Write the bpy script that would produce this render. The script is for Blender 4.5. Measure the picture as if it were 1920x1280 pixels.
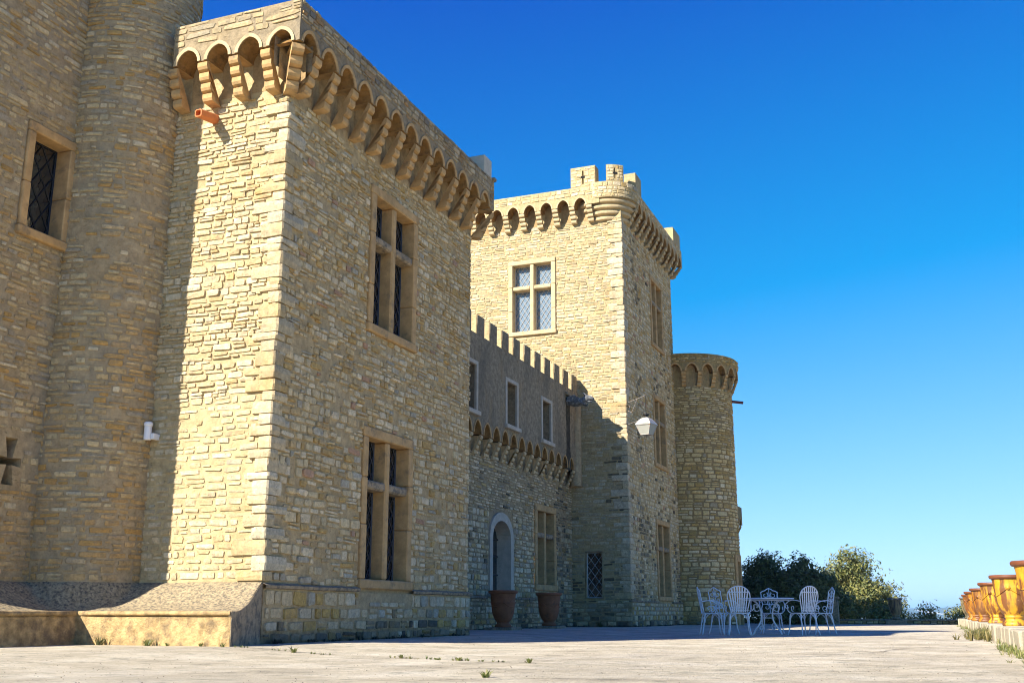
import bpy, bmesh, math, random
from mathutils import Vector, Matrix, noise
for o in list(bpy.data.objects):
    bpy.data.objects.remove(o)
sc = bpy.context.scene
COL = sc.collection
R = math.radians
# ------------------------------------------------------------------ camera
cam = bpy.data.cameras.new('camera')
cam.lens = 37.69; cam.sensor_width = 36; cam.clip_start = .05; cam.clip_end = 60000
co = bpy.data.objects.new('camera', cam); COL.objects.link(co)
co.location = (0, 0, .40)
co.rotation_euler = (R(90 + 14.237), 0, R(21.528))
sc.camera = co
# ------------------------------------------------------------------ sky and sun
SKY_S = .32
SUN_AZ, SUN_EL = 29.5, 33.4          # light travels SUN_AZ degrees to the right of +Y
w = bpy.data.worlds.new('World'); sc.world = w; w.use_nodes = True
nt = w.node_tree; bg = nt.nodes['Background']
sky = nt.nodes.new('ShaderNodeTexSky'); sky.sky_type = 'NISHITA'; sky.sun_disc = False
sky.sun_elevation = R(SUN_EL); sky.sun_rotation = R(180 + SUN_AZ)
sky.air_density = 1.0; sky.dust_density = 0; sky.ozone_density = 10; sky.altitude = 3000
gm = nt.nodes.new('ShaderNodeGamma'); gm.inputs[1].default_value = .28       # a softer fall from zenith to horizon, over the whole dome
sb = nt.nodes.new('ShaderNodeVectorMath'); sb.operation = 'SUBTRACT'; sb.inputs[1].default_value = (.89, .86, .765)
mx_ = nt.nodes.new('ShaderNodeVectorMath'); mx_.operation = 'MAXIMUM'
nt.links.new(sky.outputs[0], gm.inputs[0]); nt.links.new(gm.outputs[0], sb.inputs[0]); nt.links.new(sb.outputs[0], mx_.inputs[0]); nt.links.new(mx_.outputs[0], bg.inputs[0])
bg.inputs[1].default_value = SKY_S
sl = bpy.data.lights.new('sun', 'SUN'); sl.energy = 3.0; sl.angle = R(.5); sl.color = (1, .935, .85)
so = bpy.data.objects.new('sun', sl); COL.objects.link(so)
d = Vector((math.sin(R(SUN_AZ)) * math.cos(R(SUN_EL)), math.cos(R(SUN_AZ)) * math.cos(R(SUN_EL)), -math.sin(R(SUN_EL))))
so.rotation_euler = d.to_track_quat('-Z', 'Y').to_euler(); so.location = (-20, -30, 40)
vs = sc.view_settings; vs.view_transform = 'Standard'; vs.look = 'None'; vs.gamma = 1; vs.use_curve_mapping = False
vs.exposure = 2.0
sc.cycles.use_denoising = True; sc.cycles.filter_width = 1.05
sc.cycles.max_bounces = 8; sc.cycles.diffuse_bounces = 6; sc.cycles.volume_bounces = 1
# ------------------------------------------------------------------ materials
def new_mat(name):
    m = bpy.data.materials.new(name); m.use_nodes = True
    t = m.node_tree; return m, t, t.nodes['Principled BSDF']
def N(t, kind, **kw):
    n = t.nodes.new('ShaderNode' + kind)
    for k, v in kw.items():
        if k in n.inputs: n.inputs[k].default_value = v
        else: setattr(n, k, v)
    return n
def pos_scaled(t, s):
    g = N(t, 'NewGeometry'); m = N(t, 'Mapping'); m.inputs['Scale'].default_value = s if hasattr(s, '__len__') else (s, s, s)
    t.links.new(g.outputs['Position'], m.inputs[0]); return m.outputs[0]
def noise_tex(t, scale, detail=4, rough=.6, vec=None):
    n = N(t, 'TexNoise', Scale=scale, Detail=detail, Roughness=rough)
    t.links.new(vec or pos_scaled(t, 1), n.inputs['Vector']); return n.outputs['Fac']
def ramp(t, fac, pts):
    r = N(t, 'ValToRGB'); e = r.color_ramp.elements
    while len(e) > 1: e.remove(e[-1])
    for i, (p, c) in enumerate(pts):
        x = e[0] if i == 0 else e.new(p)
        x.position = p; x.color = (c, c, c, 1) if not hasattr(c, '__len__') else (*c, 1)
    t.links.new(fac, r.inputs[0]); return r.outputs[0]
def mixc(t, fac, a, b, blend='MIX'):
    n = N(t, 'Mix', data_type='RGBA', blend_type=blend)
    for s, v in ((0, fac), (6, a), (7, b)):
        if hasattr(v, 'links') or hasattr(v, 'is_output'): t.links.new(v, n.inputs[s])
        else: n.inputs[s].default_value = v if s == 0 else (*v, 1)
    return n.outputs[2]
def bump(t, b, fac, strength, dist=.02, prev=None):
    n = N(t, 'Bump', Strength=strength, Distance=dist); t.links.new(fac, n.inputs['Height'])
    if prev: t.links.new(prev, n.inputs['Normal'])
    t.links.new(n.outputs[0], b.inputs['Normal']); return n.outputs[0]
def attr_stone(name, grey=(.20, .19, .17), amount=.45, rough=.92):
    """stone coloured by its own tint, with lichen, pits and grain"""
    m, t, b = new_mat(name)
    a = N(t, 'Attribute', attribute_name='tint')
    g = ramp(t, noise_tex(t, 13, 7, .75), [(.28, .58), (.72, 1.28)])
    c = mixc(t, 1.0, a.outputs['Color'], (1, .96, .91), 'MULTIPLY'); c = mixc(t, 1.0, c, g, 'MULTIPLY')
    l = ramp(t, noise_tex(t, 4.2, 7, .72), [(.5, 0.0), (.72, amount)])
    c = mixc(t, l, c, grey)
    o = ramp(t, noise_tex(t, 1.7, 5, .65), [(.52, 0.0), (.75, .45)])
    c = mixc(t, o, c, (.42, .24, .06))
    k = ramp(t, noise_tex(t, 1.0, 6, .7, pos_scaled(t, (3.2, 3.2, .3))), [(.54, 0.0), (.72, .45)])
    c = mixc(t, k, c, (.20, .175, .125))
    p = ramp(t, noise_tex(t, 30, 5, .7), [(.58, 0.0), (.68, .65)])
    c = mixc(t, p, c, (.13, .095, .05))
    t.links.new(c, b.inputs['Base Color']); b.inputs['Roughness'].default_value = rough; b.inputs['Specular IOR Level'].default_value = .2
    n1 = bump(t, b, noise_tex(t, 14, 8, .75), .8, .03)
    bump(t, b, noise_tex(t, 60, 4, .7), .5, .008, n1)
    return m
def mortar(name, col, dark=.6, streak=.35, grey=(.16, .155, .14), base_stain=.8):
    m, t, b = new_mat(name)
    g = ramp(t, noise_tex(t, 7, 9, .78), [(.28, dark * .8), (.72, 1.3)])
    c = mixc(t, 1.0, col, g, 'MULTIPLY')
    l = ramp(t, noise_tex(t, .9, 8, .7, pos_scaled(t, (1, 1, .45))), [(.46, 0.0), (.72, streak)])
    c = mixc(t, l, c, grey)
    l = ramp(t, noise_tex(t, 1.3, 6, .65, pos_scaled(t, (1.3, 1.3, .8))), [(.52, 0.0), (.8, .5)])
    c = mixc(t, l, c, (.36, .22, .08))
    cr = ramp(t, noise_tex(t, 1.0, 6, .7, pos_scaled(t, (7, 7, 26))), [(.60, 0.0), (.70, .75)])
    c = mixc(t, cr, c, (.09, .07, .04))
    sx = N(t, 'SeparateXYZ'); ge = N(t, 'NewGeometry'); t.links.new(ge.outputs['Position'], sx.inputs[0])
    zz = N(t, 'Math', operation='MULTIPLY_ADD'); t.links.new(noise_tex(t, 6, 5, .7), zz.inputs[0]); zz.inputs[1].default_value = .55; t.links.new(sx.outputs[2], zz.inputs[2])
    k = ramp(t, zz.outputs[0], [(.22, base_stain), (.5, 0.0)])
    c = mixc(t, k, c, (.035, .035, .03))
    t.links.new(c, b.inputs['Base Color']); b.inputs['Roughness'].default_value = .95; b.inputs['Specular IOR Level'].default_value = .15
    n1 = bump(t, b, noise_tex(t, 9, 8, .75), .9, .03)
    bump(t, b, noise_tex(t, 45, 4, .7), .6, .008, n1)
    return m
def plain(name, col, rough=.6, metal=0, var=.25, scale=8, bmp=.2, bdist=.01, spec=.4, dirt=None):
    m, t, b = new_mat(name)
    g = ramp(t, noise_tex(t, scale, 6, .65), [(.25, 1 - var), (.75, 1 + var)])
    c = mixc(t, 1.0, col, g, 'MULTIPLY')
    if dirt:
        l = ramp(t, noise_tex(t, dirt[3], 7, .7), [(dirt[1], 0.0), (dirt[1] + .15, dirt[2])])
        c = mixc(t, l, c, dirt[0])
    t.links.new(c, b.inputs['Base Color']); b.inputs['Roughness'].default_value = rough; b.inputs['Metallic'].default_value = metal
    b.inputs['Specular IOR Level'].default_value = spec
    if bmp: bump(t, b, noise_tex(t, scale * 5, 6, .7), bmp, bdist)
    return m
M = {}
M['stone'] = attr_stone('rubble stone')
M['stone_pale'] = attr_stone('pale rubble stone', (.30, .28, .22), .3)
M['mortar_a'] = mortar('buff lime mortar', (.50, .37, .19), .62, .3, (.22, .19, .13))
M['mortar_p'] = mortar('grey weathered parapet mortar', (.34, .265, .16), .5, .7, (.17, .155, .125), 0)
M['mortar_l'] = mortar('sunlit-tone lime mortar', (.50, .385, .20), .72, .2, (.28, .24, .16))  # paler copy of the buff mortar, sunlight put into the colour
M['mortar_d'] = mortar('grey ochre mortar', (.44, .335, .19), .6, .5, (.28, .26, .2))
M['mortar_b'] = mortar('pale buff mortar', (.45, .345, .175), .75, .2, (.30, .26, .18))
M['mortar_f'] = mortar('dark ochre mortar', (.36, .255, .11), .55, .4)
M['mortar_c'] = mortar('weathered grey mortar', (.40, .30, .165), .5, .5, (.16, .145, .115))
M['render'] = mortar('grey weathered render', (.34, .27, .17), .35, .85, (.10, .09, .07), 0)
M['ashlar'] = plain('ochre dressed limestone', (.47, .30, .13), .9, 0, .3, 5, .5, .01, .2, ((.13, .115, .09), .55, .75, 3.5))
M['ashlar_pale'] = plain('pale dressed limestone', (.50, .38, .21), .9, 0, .25, 5, .5, .01, .2, ((.17, .15, .11), .58, .7, 3.0))
M['sill'] = plain('lichened limestone sill', (.33, .25, .15), .95, 0, .35, 6, .6, .012, .2, ((.10, .095, .08), .47, .85, 9))
M['white_stone'] = plain('pale grey surround stone', (.46, .40, .30), .85, 0, .2, 5, .4, .01, .2, ((.26, .24, .20), .56, .6, 4))
M['plinth'] = plain('ochre rendered plinth', (.50, .345, .155), .95, 0, .6, 7, 1.0, .03, .15, ((.19, .14, .085), .47, .75, 4.6))
M['lichen'] = plain('lichen blotched coping', (.42, .33, .19), .95, 0, .5, 22, .9, .02, .15, ((.085, .08, .075), .46, .85, 24))
M['lead'] = plain('dark lead', (.05, .05, .055), .5, .6, .2, 20, .2)
M['lead_pale'] = plain('pale grey lead', (.46, .44, .40), .6, .2, .2, 20, .2)
M['iron'] = plain('black iron', (.02, .02, .022), .55, .5, .3, 20, .2)
M['rusty'] = plain('weathered grey iron', (.22, .19, .16), .6, .3, .4, 25, .3, .004, .4, ((.10, .05, .02), .5, .8, 18))
M['white_iron'] = plain('white painted iron', (.74, .78, .80), .45, 0, .08, 30, .15, .002, .5, ((.40, .27, .14), .66, .6, 22))
M['terracotta'] = plain('weathered terracotta', (.30, .105, .045), .85, 0, .3, 6, .4, .01, .3, ((.07, .05, .04), .57, .85, 5))
M['pipe'] = plain('orange terracotta pipe', (.58, .19, .06), .75, 0, .15, 8, .25, .006, .3)
M['brown_pipe'] = plain('brown painted pipe', (.16, .045, .03), .6)
M['white_plastic'] = plain('white plastic', (.75, .75, .74), .4, 0, .03, 8, 0)
M['frosted'] = plain('frosted lantern pane', (.34, .335, .28), .35, 0, .06, 6, .05)
M['lamp_metal'] = plain('chalky white lamp metal', (.40, .385, .34), .55, 0, .2, 14, .2, .004, .4, ((.45, .20, .06), .52, .85, 9))
M['garg'] = plain('dark gargoyle stone', (.12, .125, .13), .9, 0, .5, 9, .8, .02, .2, ((.42, .43, .42), .52, .8, 12))
M['soot'] = plain('soot stained render', (.06, .052, .04), .95, 0, .6, 6, .6, .01, .1, ((.15, .12, .08), .55, .7, 7))
M['vault'] = plain('dark brown vault plaster', (.27, .155, .055), .95, 0, .45, 6, .6, .01, .1, ((.07, .05, .03), .52, .8, 5))  # arch undersides, a darker brown than the walls
M['niche'] = plain('brown niche plaster', (.36, .245, .115), .95, 0, .4, 7, .6, .012, .1, ((.12, .09, .05), .55, .7, 5))
M['void'] = plain('dark interior', (.012, .011, .01), .95, 0, .1, 5, 0)
M['bark'] = plain('oak bark', (.09, .07, .05), .95, 0, .4, 12, .7)
M['ledge'] = plain('worn limestone kerb', (.38, .33, .23), .93, 0, .28, 4, .6, .015, .2, ((.14, .13, .10), .55, .6, 6))
M['chimney'] = plain('pale render block', (.46, .42, .32), .9, 0, .2, 6, .4)
m, t, b = new_mat('window glass'); M['glass'] = m
b.inputs['Base Color'].default_value = (.012, .016, .02, 1); b.inputs['Roughness'].default_value = .06; b.inputs['IOR'].default_value = 1.7
b.inputs['Specular IOR Level'].default_value = .9; bump(t, b, noise_tex(t, 7, 2, .5), .12, .02)
m, t, b = new_mat('old glass with painted sky sheen'); M['glass_pale'] = m  # sky reflection painted into the pale base colour
b.inputs['Base Color'].default_value = (.16, .21, .25, 1); b.inputs['Roughness'].default_value = .08; b.inputs['IOR'].default_value = 1.8; bump(t, b, noise_tex(t, 7, 2, .5), .1, .02)
for nm_, c1_, c2_, lo_ in (('glaze', (.62, .34, .016), (.40, .17, .01), .45), ('glaze_amber', (.50, .22, .012), (.30, .10, .008), .40)):
  m, t, b = new_mat('yellow glazed earthenware' if nm_ == 'glaze' else 'amber glazed earthenware'); M[nm_] = m
  v = pos_scaled(t, (1, 1, .16))
  fl = ramp(t, noise_tex(t, 9, 4, .6, v), [(lo_, 0.0), (lo_ + .1, 1.0)])
  c = mixc(t, ramp(t, noise_tex(t, 5, 5, .6), [(.3, 0.0), (.8, 1.0)]), c1_, c2_)
  c = mixc(t, fl, c, (.16, .055, .012))
  ch = ramp(t, noise_tex(t, 16, 5, .7), [(.63, 0.0), (.70, .9)])
  c = mixc(t, ch, c, (.50, .33, .16))
  c = mixc(t, ramp(t, noise_tex(t, 3.5, 7, .72), [(.5, 0.0), (.68, .6)]), c, (.17, .10, .045)); t.links.new(c, b.inputs['Base Color']); b.inputs['Roughness'].default_value = .5; bump(t, b, noise_tex(t, 14, 7, .7), .35, .02)
m, t, b = new_mat('shade-darkened glaze'); M['glaze_shade'] = m  # shadow on the two far urns painted as a darker glaze
fl = ramp(t, noise_tex(t, 9, 4, .6, pos_scaled(t, (1, 1, .16))), [(.42, 0.0), (.6, 1.0)])
c = mixc(t, fl, (.22, .17, .08), (.03, .025, .02)); t.links.new(c, b.inputs['Base Color']); b.inputs['Roughness'].default_value = .6
M['rim'] = plain('brown glazed rim', (.16, .052, .02), .5, 0, .3, 9, .2)
def leaf_mat(name, tr=.25):
    m, t, b = new_mat(name)
    a = N(t, 'Attribute', attribute_name='tint')
    t.links.new(a.outputs['Color'], b.inputs['Base Color']); b.inputs['Roughness'].default_value = .55
    tb = N(t, 'BsdfTranslucent'); t.links.new(a.outputs['Color'], tb.inputs[0])
    mx = N(t, 'MixShader'); mx.inputs[0].default_value = tr
    t.links.new(b.outputs[0], mx.inputs[1]); t.links.new(tb.outputs[0], mx.inputs[2])
    t.links.new(mx.outputs[0], t.nodes['Material Output'].inputs[0]); return m
M['leaf'] = leaf_mat('leaves'); M['grass'] = leaf_mat('grass blades', .3)
m, t, b = new_mat('terrace concrete'); M['terrace'] = m
g = ramp(t, noise_tex(t, 1.1, 9, .68), [(.28, (.37, .31, .205)), (.5, (.60, .52, .36)), (.72, (.75, .68, .52))])
l = ramp(t, noise_tex(t, .5, 9, .72, pos_scaled(t, (1, .6, 1))), [(.46, 0.0), (.66, .7)])
g = mixc(t, l, g, (.40, .345, .25))
p = ramp(t, noise_tex(t, 26, 6, .75), [(.54, 0.0), (.66, .7)]); g = mixc(t, p, g, (.24, .20, .13))
q = ramp(t, noise_tex(t, 30, 4, .6), [(.62, 0.0), (.72, .6)]); g = mixc(t, q, g, (.70, .67, .58))
k = ramp(t, noise_tex(t, 2.6, 9, .8), [(.52, 0.0), (.64, .75)]); g = mixc(t, k, g, (.22, .21, .15))
t.links.new(g, b.inputs['Base Color']); b.inputs['Roughness'].default_value = .92; b.inputs['Specular IOR Level'].default_value = .25
n1 = bump(t, b, noise_tex(t, 16, 9, .78), 1.0, .035); bump(t, b, noise_tex(t, 90, 3, .6), .5, .006, n1)
M['far_land'] = plain('far scrubland', (.055, .07, .035), .95, 0, .5, .004, 0)
M['slope'] = plain('pale bounce slope', (.50, .41, .235), .95, 0, .4, .6, .3)  # hillside out of view, made pale to bounce light onto shaded walls
M['quarry'] = plain('pale quarry rock', (.55, .53, .48), .95, 0, .1, .01, 0)
# ------------------------------------------------------------------ mesh helpers
class MB:
    def __init__(s): s.v = []; s.f = []; s.c = []
    def add(s, vs, fs, col=None):
        n = len(s.v); s.v += [Vector(p) for p in vs]; s.f += [tuple(i + n for i in f) for f in fs]
        if col is not None: s.c += [col] * len(vs)
    def quad(s, a, b, c, d): s.add([a, b, c, d], [(0, 1, 2, 3)])
    def hexa(s, p):            # 8 corners: bottom four, top four
        s.add(p, [(0, 3, 2, 1), (4, 5, 6, 7), (0, 1, 5, 4), (1, 2, 6, 5), (2, 3, 7, 6), (3, 0, 4, 7)])
    def box(s, x0, x1, y0, y1, z0, z1):
        s.hexa([(x0, y0, z0), (x1, y0, z0), (x1, y1, z0), (x0, y1, z0), (x0, y0, z1), (x1, y0, z1), (x1, y1, z1), (x0, y1, z1)])
    def fbox(s, P, u0, u1, v0, v1, d0, d1):
        s.hexa([P(u0, v0, d0), P(u1, v0, d0), P(u1, v0, d1), P(u0, v0, d1), P(u0, v1, d0), P(u1, v1, d0), P(u1, v1, d1), P(u0, v1, d1)])
    def tube(s, pts, r, n=6, closed=False):
        pts = [Vector(p) for p in pts]; k = len(pts); base = len(s.v); up = Vector((0, 0, 1)); pa = None
        for i, p in enumerate(pts):
            a = pts[(i - 1) % k] if closed or i else p; c = pts[(i + 1) % k] if closed or i < k - 1 else p
            t = (c - a).normalized()
            if pa is None:
                pa = t.cross(up)
                if pa.length < .1: pa = t.cross(Vector((1, 0, 0)))
            else: pa = pa - t * pa.dot(t)
            pa.normalize(); q = t.cross(pa)
            rr = r[i] if hasattr(r, '__len__') else r
            for j in range(n):
                w = 2 * math.pi * j / n; s.v.append(p + (pa * math.cos(w) + q * math.sin(w)) * rr)
        for i in range(k if closed else k - 1):
            for j in range(n):
                a = base + i * n + j; b2 = base + i * n + (j + 1) % n; c2 = base + ((i + 1) % k) * n
                s.f.append((a, b2, c2 + (j + 1) % n, c2 + j))
        if not closed:
            s.f.append(tuple(base + j for j in range(n))); s.f.append(tuple(base + (k - 1) * n + j for j in range(n)))
    def lathe(s, prof, n=32, c=(0, 0, 0), wob=0):
        base = len(s.v); k = len(prof)
        for i, (r, z) in enumerate(prof):
            for j in range(n):
                w = 2 * math.pi * j / n; rr = r * (1 + wob * math.sin(3 * w + z * 4))
                s.v.append(Vector((c[0] + rr * math.cos(w), c[1] + rr * math.sin(w), c[2] + z)))
        for i in range(k - 1):
            for j in range(n):
                s.f.append((base + i * n + j, base + i * n + (j + 1) % n, base + (i + 1) * n + (j + 1) % n, base + (i + 1) * n + j))
    def sheet(s, rows):        # rows of points
        base = len(s.v); m_ = len(rows[0])
        for r in rows: s.v += [Vector(p) for p in r]
        for i in range(len(rows) - 1):
            for j in range(m_ - 1):
                s.f.append((base + i * m_ + j, base + i * m_ + j + 1, base + (i + 1) * m_ + j + 1, base + (i + 1) * m_ + j))
WLD = {}
def mesh_of(name, mb, mat, org=(0, 0, 0), smooth=False, bevel=0):
    me = bpy.data.meshes.new(name); o_ = Vector(org)
    me.from_pydata([tuple(v - o_) for v in mb.v], [], mb.f)
    if mb.c:
        at = me.color_attributes.new('tint', 'FLOAT_COLOR', 'POINT')
        at.data.foreach_set('color', [x for c in mb.c for x in (*c, 1)])
    if bevel:
        bm = bmesh.new(); bm.from_mesh(me); bmesh.ops.recalc_face_normals(bm, faces=bm.faces)
        bmesh.ops.bevel(bm, geom=bm.edges[:], offset=bevel, segments=1, affect='EDGES', clamp_overlap=True)
        bm.to_mesh(me); bm.free()
    if smooth: me.polygons.foreach_set('use_smooth', [True] * len(me.polygons))
    me.materials.append(M[mat]); return me
def link(name, data, loc, parent=None, rz=0, **props):
    o = bpy.data.objects.new(name, data); COL.objects.link(o)
    WLD[o] = Vector(loc)
    o.location = Vector(loc) - (WLD[parent] if parent else Vector()); o.rotation_euler = (0, 0, rz)
    if parent: o.parent = parent
    for k, v in props.items():
        if v: o[k] = v
    return o
def part(name, mb, mat, parent, org=None, smooth=False, bevel=0, **props):
    """one mesh part; vertices in world space"""
    org = Vector(org) if org is not None else WLD[parent]
    return link(name, mesh_of(name, mb, mat, org, smooth, bevel), org, parent, **props)
def thing(name, label, cat, loc, group=None):
    return link(name, None, loc, None, label=label, category=cat, group=group)
def solo(name, mb, mat, label, cat, org, group=None, smooth=False, bevel=0):
    return link(name, mesh_of(name, mb, mat, org, smooth, bevel), org, None, label=label, category=cat, group=group)
def struct(name, mb, mat, kind='structure', smooth=False):
    return link(name, mesh_of(name, mb, mat, (0, 0, 0), smooth), (0, 0, 0), None, kind=kind)
def lpart(name, mb, mat, parent, smooth=True, bevel=0, **props):
    """a part whose vertices are in the thing's own space"""
    o = bpy.data.objects.new(name, mesh_of(name, mb, mat, (0, 0, 0), smooth, bevel)); COL.objects.link(o); o.parent = parent
    for k, v in props.items(): o[k] = v
    return o
def copy_tree(o, parent=None):
    c = o.copy(); COL.objects.link(c); c.parent = parent
    if parent: c.matrix_parent_inverse = o.matrix_parent_inverse
    for ch in list(o.children): copy_tree(ch, c)
    return c
# ------------------------------------------------------------------ masonry helpers
def planeX(c): return lambda u, v, d=0: Vector((c + d, u, v))          # a wall facing +X, u = Y
def planeY(c): return lambda u, v, d=0: Vector((u, c - d, v))          # a wall facing -Y, u = X
def drum(cx, cy, r): return lambda u, v, d=0: Vector((cx + (r + d) * math.cos(u / r), cy + (r + d) * math.sin(u / r), v))
def panel(mb, P, us, vs, holes=(), d=0):
    us = sorted(set([round(x, 4) for x in us] + [round(min(max(h[i], us[0]), us[-1]), 4) for h in holes for i in (0, 1)]))
    vs = sorted(set([round(x, 4) for x in vs] + [round(min(max(h[i], vs[0]), vs[-1]), 4) for h in holes for i in (2, 3)]))
    for i in range(len(us) - 1):
        for j in range(len(vs) - 1):
            cu, cv = (us[i] + us[i + 1]) / 2, (vs[j] + vs[j + 1]) / 2
            if any(h[0] < cu < h[1] and h[2] < cv < h[3] for h in holes): continue
            mb.quad(P(us[i], vs[j], d), P(us[i + 1], vs[j], d), P(us[i + 1], vs[j + 1], d), P(us[i], vs[j + 1], d))
def lin(a, b, n): return [a + (b - a) * i / n for i in range(n + 1)]
def pick(rng, pal):
    x = rng.random() * sum(p[0] for p in pal)
    for p in pal:
        x -= p[0]
        if x <= 0: break
    k = rng.uniform(.88, 1.12); h = rng.uniform(-.02, .02)
    return (p[1][0] * k * (1 + h), p[1][1] * k, p[1][2] * k * (1 - h))
def lay_stones(P, u0, u1, v0, v1, size, pal, seed, holes=(), joint=.02, depth=.022, wave=.012, stain=None, d0=0, quoin=(False, False), drop=0):
    """courses of split rubble; size(v) -> (hmin, hmax, lmin, lmax); returns one record per stone"""
    rng = random.Random(seed); out = []; v = v0; row = 0
    while v < v1 - .03:
        hmin, hmax, lmin, lmax = size(v) if callable(size) else size
        h = rng.uniform(hmin, hmax)
        if v1 - v - h < hmin * .7: h = v1 - v
        u = u0; first = True; row += 1
        while u < u1 - .04:
            l = rng.uniform(lmin, lmax) * (.7 + .6 * rng.random())
            if first and quoin[0]: l = lmax * (1.25 if row % 2 else .75)
            elif first: l *= rng.uniform(.4, 1)
            if u + l > u1 - lmin * .5: l = u1 - u
            if quoin[1] and u + l == u1: l = u1 - u
            first = False
            cells = [(u, u + l, v, v + h)]
            if h > hmin * 1.15 and rng.random() < .22:
                k = v + h * rng.uniform(.4, .6); cells = [(u, u + l, v, k), (u, u + l, k, v + h)]
            for (a, b_, c, d_) in cells:
                for hh in holes:
                    if a < hh[1] and b_ > hh[0] and c < hh[3] - .01 and d_ > hh[2] + .01:
                        if hh[0] - a > b_ - hh[1] and hh[0] - a > .07: b_ = hh[0]
                        elif b_ - hh[1] > .07: a = hh[1]
                        elif hh[2] - c > .05: d_ = hh[2]
                        elif d_ - hh[3] > .05: c = hh[3]
                        else: a = b_
                if b_ - a < .055 or d_ - c < .03 or rng.random() < drop + (.45 * max(0, noise.noise((a * .7, c * .6, seed))) if drop else 0): continue
                jj = joint * rng.uniform(.6, 1.5)
                cu, cv = (a + b_) / 2, (c + d_) / 2; A, B = (b_ - a - jj) / 2, (d_ - c - jj) / 2
                if B < .012 or A < .02: continue
                dv = wave * noise.noise((cu * 1.1, cv * 2.3, seed * 7.1)); dep = d0 + depth * rng.uniform(.45, 1.3)
                k1, k2 = rng.uniform(.45, .92), rng.uniform(.72, .96)
                tilt = rng.uniform(-.06, .06)
                ring = []
                for sx, sy in ((1, k1), (k2, 1), (-k2, 1), (-1, k1), (-1, -k1), (-k2, -1), (k2, -1), (1, -k1)):
                    x = A * sx * rng.uniform(.88, 1.03); y = B * sy * rng.uniform(.84, 1.05); ring.append((x, y + x * tilt))
                ins = rng.uniform(.88, .965)
                vv = [P(cu + x, cv + y + dv, d0 - .012) for x, y in ring]
                vv += [P(cu + x * ins, cv + y * ins + dv, dep * rng.uniform(.75, 1.1)) for x, y in ring]
                vv.append(P(cu + A * rng.uniform(-.3, .3), cv + B * rng.uniform(-.3, .3) + dv, dep * rng.uniform(.95, 1.25)))
                col = pick(rng, pal)
                if stain:
                    s_ = stain(cu, cv, rng)
                    if s_: col = tuple(x * (1 - s_[0]) + y * s_[0] for x, y in zip(col, s_[1]))
                ctr = P(cu, cv, dep); rad = Vector((0, 0, 0)) - ctr
                nrm = (P(cu, cv, d0 + 1) - P(cu, cv, d0)); face = max(.0, nrm.dot(rad.normalized()))
                out.append((A * B * face / max(rad.length_squared, 1), ctr, vv, col))
            u += l
        v += h
    return out
SF = [(i, (i + 1) % 8, 8 + (i + 1) % 8, 8 + i) for i in range(8)] + [(8 + i, 8 + (i + 1) % 8, 16) for i in range(8)]
def set_stones(parent, recs, mat='stone', n_single=300):
    """the stones that show largest become parts of their own, the rest one part"""
    from mathutils import geometry
    cm = co.matrix_basis.inverted() if False else None
    def in_view(c):
        q = c - Vector((0, 0, .4)); th, ya = R(14.237), R(21.528)
        f = Vector((-math.sin(ya) * math.cos(th), math.cos(ya) * math.cos(th), math.sin(th))); r_ = Vector((math.cos(ya), math.sin(ya), 0)); u_ = r_.cross(f)
        k = q.dot(f); return k > 0 and abs(q.dot(r_)) < .475 * k and abs(q.dot(u_)) < .315 * k
    recs = sorted(recs, key=lambda r_: -(r_[0] if in_view(r_[1]) else r_[0] * .02))
    for _, ctr, vv, col in recs[:n_single]:
        mb = MB(); mb.add(vv, SF, col)
        part('stone', mb, mat, parent, ctr)
    if len(recs) > n_single:
        mb = MB()
        for _, ctr, vv, col in recs[n_single:]: mb.add(vv, SF, col)
        part('rubble_stones', mb, mat, parent, kind='stuff')
def corbel_profile(n, h, p0, p1):
    hh = h / n; pr = [(0, 0)]
    for i in range(n):
        p = p0 + (p1 - p0) * i / max(1, n - 1); z = i * hh; b_ = p - .05 if i == 0 else p - (p1 - p0) / max(1, n - 1) * .55
        pr += [(b_ * .9, z + .006), (p - .022, z + hh * .12), (p, z + hh * .38), (p, z + hh * .86), (p - .03, z + hh * .88), (p - .03, z + hh)]
    pr.append((0, h)); return pr
def corbel_mesh(mat, wd, n, h, p0, p1):
    """origin on the wall at the corbel's foot, projecting along -Y"""
    pr = corbel_profile(n, h, p0, p1); mb = MB(); k = len(pr)
    mb.v = [Vector((x, -max(p, -.0), z)) for x in (-wd / 2, wd / 2) for p, z in pr]
    mb.f = [(i, i + 1, k + i + 1, k + i) for i in range(k - 1)]
    for i in range(1, k - 2):
        mb.f += [(0, i, i + 1) if False else (i, i + 1, 0)]; mb.f += [(k + i + 1, k + i, k)]
    me = mesh_of('corbel', mb, mat); return me
def corner_corbel_mesh(mat, n, h, p0, p1, inner):
    """square corbel on an outer corner: grows to +X and -Y"""
    pr = corbel_profile(n, h, p0, p1)[1:-1]; mb = MB(); rows = []
    for p, z in pr: rows.append([(-inner, -p, z), (p, -p, z), (p, inner, z)])
    mb.sheet(rows)
    e = len(pr) - 1
    for row in (rows[0], rows[e]): mb.add([row[0], row[1], row[2], (-inner, inner, row[0][2])], [(0, 1, 2, 3)])
    mb.add([(-inner, 0, z) for p, z in pr] + [(-inner, -p, z) for p, z in pr], [(i, i + 1, e + 2 + i, e + 1 + i) for i in range(e)])
    mb.add([(0, inner, z) for p, z in pr] + [(p, inner, z) for p, z in pr], [(i, i + 1, e + 2 + i, e + 1 + i) for i in range(e)])
    return mesh_of('corbel', mb, mat)
def arch_curve(hw, zs, za, n=10, point=.12):
    out = []
    for i in range(n + 1):
        a = math.pi * i / n; s = math.sin(a)
        out.append((-hw * math.cos(a), zs + (za - zs) * (s * (1 - point) + point * (1 - abs(math.cos(a))))))
    return out
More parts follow.
